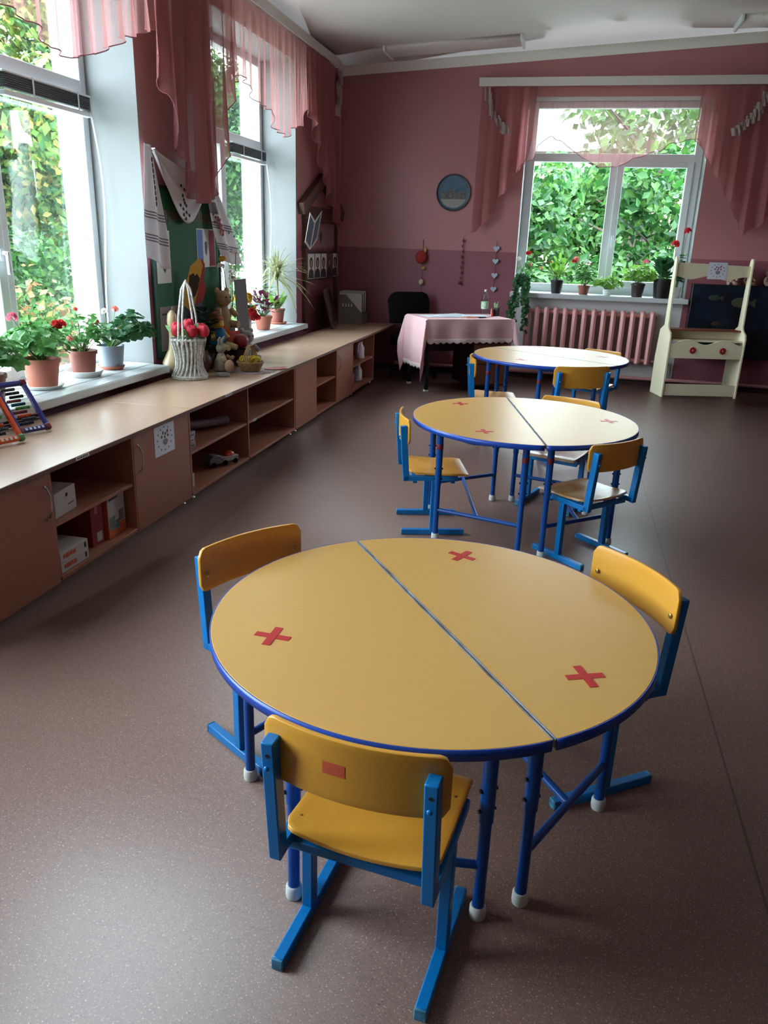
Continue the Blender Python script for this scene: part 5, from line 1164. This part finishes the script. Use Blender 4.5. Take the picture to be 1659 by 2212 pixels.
gp = thing('artificial_plant', 'dark green artificial plant behind the knitted doll, against the green board', 'plant', (-2.60, 5.40, ZT))
pot(gp, .06, .05, .12, BLKP); g = G(); rd = random.Random(6)
for k in range(70): a = rd.random()*6.28; leaf_long(g, (.05*cos(a), .05*sin(a), .14+.30*rd.random()), (cos(a), sin(a), .8), (0, 0, 1), .10, .026, .4)
g.build('leaves', mat('deep_green_leaf', (22, 48, 36), .6), gp)

# ------------------------------------------------------------------ inside the cabinets
CARD = mat('grey_white_carton', (186, 178, 172), .6); ORT = mat('orange_red_print', (196, 84, 56), .6)
def carton(name, label, x0, x1, y0, y1, z0, h_, m, rz=0, prints=(), group=None, cat='box'):
    cx_, cy_ = (x0+x1)/2, (y0+y1)/2; t = thing(name, label, cat, (cx_, cy_, z0), rz, group); a, b = (x1-x0)/2, (y1-y0)/2
    G().bb((-a, -b, 0), (a, b, h_)).build('carton', m, t, bevel=.002)
    for nm, ya, yb, za, zb, pm in prints: G().bb((a, -b+2*b*ya, h_*za), (a+.0008, -b+2*b*yb, h_*zb)).build(nm, pm, t)
    return t
ZS0, ZS1 = .0485, .2935
carton('paper_box', 'white box with a small dark print on the upper shelf of the nearest cabinet', -2.30, -2.12, 2.80, 2.985, ZS1, .115, CARD, radians(6), [('round_print', .52, .62, .66, .80, DKMET), ('line_print', .60, .90, .30, .34, MATS['dark_grey_print'])])
stand = carton('backing_board', 'grey board with a star mark standing behind the white box on the upper shelf', -2.36, -2.345, 2.765, 3.03, ZS1, .215, mat('grey_brown_board', (126, 108, 100), .7), 0, [('star_print', .30, .46, .62, .82, DKMET)], cat='board')
for k in range(2):
    carton('game_box', ['lower flat white game box with orange lettering on the bottom shelf', 'upper flat white game box with orange lettering on the bottom shelf'][k], -2.28, -2.085, 2.775, 2.985, ZS0+.0485*k, .048, CARD, 0, [('orange_lettering', .10, .16, .35, .75, ORT), ('orange_lettering', .18, .30, .30, .78, ORT), ('orange_lettering', .32, .42, .35, .75, ORT), ('orange_lettering', .44, .54, .30, .72, ORT), ('dark_print', .86, .92, .25, .75, DKMET)], 'flat game boxes')
carton('toy_box', 'dark red box with a white badge on the bottom shelf of the nearest cabinet', -2.33, -2.13, 3.10, 3.19, ZS0, .215, mat('dark_red_carton', (136, 34, 36), .5), radians(-4), [('white_badge', .40, .85, .08, .30, CARD), ('pink_print', .35, .6, .75, .92, mat('rose_print', (190, 96, 100), .6))])
carton('toy_box', 'white and orange picture box beside the dark red one on the bottom shelf', -2.30, -2.12, 3.205, 3.375, ZS0, .225, mat('orange_carton', (196, 92, 46), .5), radians(3), [('white_face', .02, .98, .26, .99, CARD), ('grey_photo', .05, .40, .18, .48, mat('grey_green_print', (110, 124, 116), .6)), ('teal_photo', .42, .62, .14, .36, mat('teal_print', (96, 146, 156), .6)), ('dark_photo', .62, .94, .28, .55, mat('slate_print', (92, 96, 100), .6)), ('title_print', .08, .62, .86, .91, DKMET)])
tw_ = tag(G().tube([(-2.36, 4.33, ZS1+.085), (-2.30, 4.52, ZS1+.045), (-2.22, 4.70, ZS1+.035), (-2.19, 4.80, ZS1+.034)], [.030, .028, .030, .033], 14).build('wrapped_roll', mat('grey_plastic_wrap', (120, 112, 114), .35), None), 'roll wrapped in grey plastic on the upper shelf of the open cabinet', 'roll')
st_ = [(4.10, 4.20, 'grey', (150, 140, 138)), (4.10, 4.19, 'pale', (178, 166, 160)), (4.11, 4.20, 'striped', (160, 154, 156))]
for k, (a, b, nm, c_) in enumerate(st_):
    carton('small_box', ['flat white box at the bottom of the small pile in the open cabinet', 'pale box in the middle of the small pile in the open cabinet', 'grey box on top of the small pile on the upper shelf of the open cabinet'][k], -2.32, -2.12, a, b, ZS1+.032*k, .0315, mat('small_box_%s' % nm, c_, .6), 0, [('dark_print', .2, .8, .3, .5, MATS['dark_grey_print'])], 'small pile of boxes in the open cabinet')
carton('blue_box', 'dark blue box beside the small pile in the open cabinet', -2.54, -2.42, 4.23, 4.33, ZS1, .06, mat('dark_blue_carton', (40, 44, 110), .5))
tr = thing('toy_truck', 'grey toy truck with an orange load in the lower left of the open cabinet', 'toy truck', (-2.17, 4.65, ZS0+.002), radians(-28))
G().prism([(-.05, .018), (.05, .018), (.055, .05), (.03, .075), (-.02, .08), (-.055, .055)], -.035, .035, lambda a, b, d: (d, a-.06, b)).build('cab', mat('grey_toy_plastic', (132, 128, 130), .4), tr, bevel=.004)
bd_ = G().bb((-.035, -.005, .022), (.035, .125, .055)).build('cargo_bed', mat('pale_grey_plastic', (176, 170, 168), .4), tr, bevel=.004)
G().ball((0, .07, .062), (.028, .040, .022), 12, 7).build('orange_load', mat('bright_orange_plastic', (226, 84, 34), .4), bd_)
for yy in (-.085, .01, .095):
    for s_ in (-1, 1): G().lathe([(.006, -.006), (.018, -.006), (.018, .006), (.006, .006)], 14, (s_*.034, yy, .018), rot=Ry(pi/2)).build('wheel', BLACK, tr)
carton('white_carton', 'small white carton at the left end of the bottom shelf of the open cabinet', -2.24, -2.12, 4.06, 4.16, ZS0, .085, CARD)
carton('red_toy_brick', 'small dark red brick at the lower right of the open cabinet', -2.45, -2.36, 5.02, 5.12, ZS1, .03, mat('dull_red_brick', (110, 40, 40), .6), cat='toy brick')
mc = thing('mesh_cup', 'white mesh cup on the shelf of the cabinet under the far left window', 'cup', (-2.18, 6.53, ZS1))
G().lathe([(.04, 0), (.042, .003), (.055, .115), (.058, .12), (.053, .118), (.038, .008)], 20, caps=False).add([(.04*cos(2*pi*k/20), .04*sin(2*pi*k/20), 0) for k in range(20)], [tuple(range(19, -1, -1))]).build('cup_wall', mat('white_mesh', (200, 196, 192), .6, noise=(90, .8), col2=(130, 124, 122)), mc)
jg = thing('white_jug', 'tall white plastic jug on the upper shelf of the farthest cabinet', 'jug', (-2.17, 8.28, ZS1))
G().lathe([(.045, 0), (.05, .004), (.05, .11), (.03, .15), (.03, .175), (.033, .18)], 20).build('body', WPLAS, jg); G().tube([(0, -.045, .06), (0, -.085, .08), (0, -.08, .14), (0, -.028, .16)], .008, 8).build('handle', WPLAS, jg)
jg2 = dup(jg, (-2.19, 8.28, ZS0+.001), .4, 'white plastic jug on the bottom shelf of the farthest cabinet')
plush('pink plush toy on the upper shelf of the farthest cabinet', (-2.24, 7.93, ZS1), radians(70), mat('rose_plush', (176, 104, 112), .9), mat('rose_plush_head', (196, 140, 144), .9), .45)
carton('pink_box', 'pink toy box on the bottom shelf of the farthest cabinet', -2.34, -2.16, 7.86, 8.04, ZS0+.001, .12, mat('pink_carton', (176, 122, 130), .6))

# ------------------------------------------------------------------ outside the windows
GRASS = mat('lawn_grass', (52, 92, 40), .9, noise=(2, .6), col2=(78, 104, 50))
struct(G().add([(-60, -30, -.9), (60, -30, -.9), (60, 70, -.9), (-60, 70, -.9)], [(0, 1, 2, 3)]).build('ground', GRASS))
struct(G().bb((-9.0, -12, -.9), (-3.4, 30, -.88)).build('ground_bounce_paving', mat('pale_bounce_paving', (206, 204, 198), .9, noise=(3, .4), col2=(190, 187, 180))))  # unseen pale strip, added to bounce sky light up to the ceiling
struct(G().bb((-3.3, 10.3, -.9), (14, 12.2, -.88)).build('ground_bounce_paving', MATS['pale_bounce_paving']))  # added pale strip of the same kind, out of view beyond the back window
BARK = mat('tree_bark', (64, 52, 44), .9)
def crown(name, n_, R, leaf, seed, mats, holes=0, squash=1.0):
    rd = random.Random(seed); g = G(); cl_ = [(Vector((rd.uniform(-1, 1)*R[0]*.72, rd.uniform(-1, 1)*R[1]*.72, rd.uniform(-1, 1)*R[2]*.8)), rd.uniform(.28, .5)) for _ in range(44)]
    for k in range(n_):
        c_, q_ = cl_[rd.randrange(44)]
        a, z = rd.random()*6.28, rd.uniform(-1, 1); s_ = sqrt(1-z*z); d = Vector((s_*cos(a), s_*sin(a), z)); p = c_+Vector((d.x*R[0], d.y*R[1], d.z*R[2]*.8))*q_*(rd.random()**.4)
        nn_ = (d+Vector((rd.uniform(-.8, .8), rd.uniform(-.8, .8), rd.uniform(-.2, 1.0)))).normalized(); t_ = nn_.orthogonal().normalized(); t_ = (t_*cos(k)+nn_.cross(t_)*sin(k)); b = nn_.cross(t_); L = leaf*(.6+.8*rd.random())
        g.add([p-t_*L*.5, p+b*L*.32-t_*L*.05+nn_*L*.06, p+t_*L*.55-nn_*L*.1, p-b*L*.32-t_*L*.05+nn_*L*.06], [(0, 1, 2, 3)], rd.randrange(len(mats)))
    return g
def leafm(nm, c_): return mat(nm, c_, .55, trans=.4)
LG = [leafm('leaf_green_deep', (28, 68, 28)), leafm('leaf_green_mid', (42, 88, 36)), leafm('leaf_green_light', (68, 108, 44))]
LO = [leafm('leaf_olive', (108, 134, 56)), leafm('leaf_spring', (96, 138, 60)), leafm('leaf_ochre', (150, 138, 72)), LG[1]]
def tree(name, label, loc, h_, R, n_, leaf, seed, mats, group=None):
    t = thing(name, label, 'tree', loc, seed*.7, group)
    g = G(); g.tube([(0, 0, 0), (.08, .03, h_*.4), (-.05, .08, h_*.75)], [.16*h_/5, .12*h_/5, .07*h_/5], 10)
    tk = g.build('trunk', BARK, t); rd = random.Random(seed)
    g = G()
    for k in range(9):
        a = k*2.4; z0 = h_*(.35+.04*k); g.tube([(0, .04, z0), (R[0]*.45*cos(a), R[1]*.45*sin(a), z0+R[2]*.35), (R[0]*.85*cos(a), R[1]*.85*sin(a), z0+R[2]*.55)], [.05*h_/5, .03*h_/5, .012*h_/5], 6)
    g.build('branches', BARK, t)
    g = crown('foliage', n_, R, leaf, seed, mats); g.v = [(x, y, z+h_*.72) for x, y, z in g.v]; g.build('foliage', mats, t, smooth=False); return t
T1 = tree('garden_tree', 'olive green tree seen through the nearest window', (-12.6, 16.0, -.9), 6.6, (3.5, 3.4, 3.8), 30000, .19, 1, LO)
dup(T1, (-19.5, 20.5, -.9), 2.1, 'olive tree farther off beyond the mullion of the nearest window'); dup(T1, (-14.0, 8.6, -.9), 4.0, 'olive tree outside, left of the nearest window view')
T2 = tree('garden_tree', 'dense green tree seen through the far left window', (-11.5, 25.6, -.9), 6.6, (3.0, 3.0, 3.8), 22000, .20, 2, LG)
dup(T2, (-21.0, 29.5, -.9), 3.0, 'green tree far behind the near left window'); dup(T2, (-22.0, 13.5, -.9), 5.0, 'deep green tree behind the olive ones')
T3 = tree('garden_tree', 'leafy green tree filling the right pane of the back window', (1.75, 15.4, -.9), 3.0, (1.55, 1.4, 1.65), 8500, .17, 5, LG)
dup(T3, (-1.5, 15.6, -.9), 2.4, 'leafy green tree filling the left pane of the back window'); dup(T3, (4.6, 18.6, -.9), 4.4, 'green tree at the right, seen through the back window')
T5 = tree('background_tree', 'hazy green background tree on the left, seen far beyond the nearest window', (-27.0, 28.0, -.9), 7.6, (5.2, 5.2, 4.2), 9000, .55, 9, LO)
for x, y, a, lb in ((-33, 37, 2, 'hazy background tree beyond the nearest window, farther to the right'), (-29, 18.5, 4, 'hazy background tree at the left of the nearest window view'), (-24, 45, 1, 'hazy background tree beyond the far left window'), (-20, 62, 3, 'hazy background tree far beyond the far left window')): dup(T5, (x, y, -.9), a, lb)
T6 = tree('background_tree', 'light green background tree left of centre, behind the back window trees', (-3.6, 22.0, -.9), 3.7, (2.6, 1.5, 2.1), 6500, .24, 10, [LG[1], LG[2], leafm('leaf_pale', (86, 128, 62))])
for x, y, a, lb in ((.6, 22.6, 2, 'light green background tree at the middle, behind the back window trees'), (4.6, 23.0, 4, 'light green background tree at the right, behind the back window trees')): dup(T6, (x, y, -.9), a, lb)
tree('garden_tree', 'tall thin tree with sparse leaves against the sky in the back window transom', (1.4, 20.5, -.9), 6.6, (3.4, 1.2, 1.3), 1100, .24, 6, LG)
def shrub(label, loc, R, n_, leaf, seed, mats, name='garden_shrub'):
    t = thing(name, label, 'shrub', loc); g = crown('foliage', n_, R, leaf, seed, mats); g.v = [(x, y, z+R[2]*.85) for x, y, z in g.v]; g.build('foliage', mats, t, smooth=False)
    g = G()
    for k in range(6): a = k*1.1; g.tube([(.05*cos(a), .05*sin(a), 0), (R[0]*.5*cos(a), R[1]*.5*sin(a), R[2]*1.1)], [.025, .01], 6)
    g.build('stems', BARK, t); return t
shrub('low dark green shrub below the nearest window', (-9.6, 12.6, -.9), (1.3, 1.6, 1.35), 4500, .13, 11, LG); shrub('low green shrub farther along the left wall', (-9.9, 19.0, -.9), (1.4, 1.8, 1.5), 4500, .13, 12, LG)
LRD = [leafm('leaf_rust', (120, 84, 54)), leafm('leaf_orange', (158, 108, 72)), leafm('leaf_tan', (130, 124, 76)), LG[2], LG[1]]
shrub('rust leaved shrub low in the nearest window', (-5.6, 8.0, -.9), (.6, .6, 1.1), 1500, .10, 13, LRD)
shrub('broad bright green shrub below the back window', (-.3, 12.6, -.9), (1.25, .7, 1.15), 5200, .13, 14, [LG[1], LG[2], leafm('leaf_fresh', (62, 104, 44))]); shrub('second bright shrub at the right below the back window', (2.05, 13.0, -.9), (.9, .7, 1.5), 4200, .13, 15, LG)
hsx = thing('neighbour_house', 'pale pink house glimpsed between the trees through the back window', 'house', (-1.5, 27, -.9))
G().bb((-6, 0, 0), (8, 6, 5.2)).build('house_wall', mat('pale_pink_render', (206, 170, 164), .8), hsx); G().prism([(-.6, 5.2), (6.6, 5.2), (3, 7.4)], -6.4, 8.4, lambda a, b, c_: (c_, a, b)).build('roof', mat('grey_roof', (110, 104, 102), .8), hsx)
for k in range(4): G().bb((-4.6+3.2*k, -.03, 2.4), (-3.4+3.2*k, .0, 3.9)).build('window', mat('dark_window', (50, 58, 66), .2), hsx)
bn = thing('garden_bench', 'blue bench outside seen low through the nearest window', 'bench', (-6.6, 8.15, -.9), .6)
BB = mat('bench_blue', (0, 120, 170), .5)
for yy in (0, .14, .28): G().bb((-.7, yy, .44), (.7, yy+.11, .47)).build('seat_slat', BB, bn)
for zz in (.60, .76): G().bb((-.7, .40, zz), (.7, .43, zz+.11)).build('back_slat', BB, bn)
for s_ in (-.6, .6): G().bb((s_-.03, .0, 0), (s_+.03, .06, .439)).bb((s_-.03, .34, 0), (s_+.03, .399, .90)).bb((s_-.03, .06, .38), (s_+.03, .34, .439)).build('leg_frame', DKMET, bn)
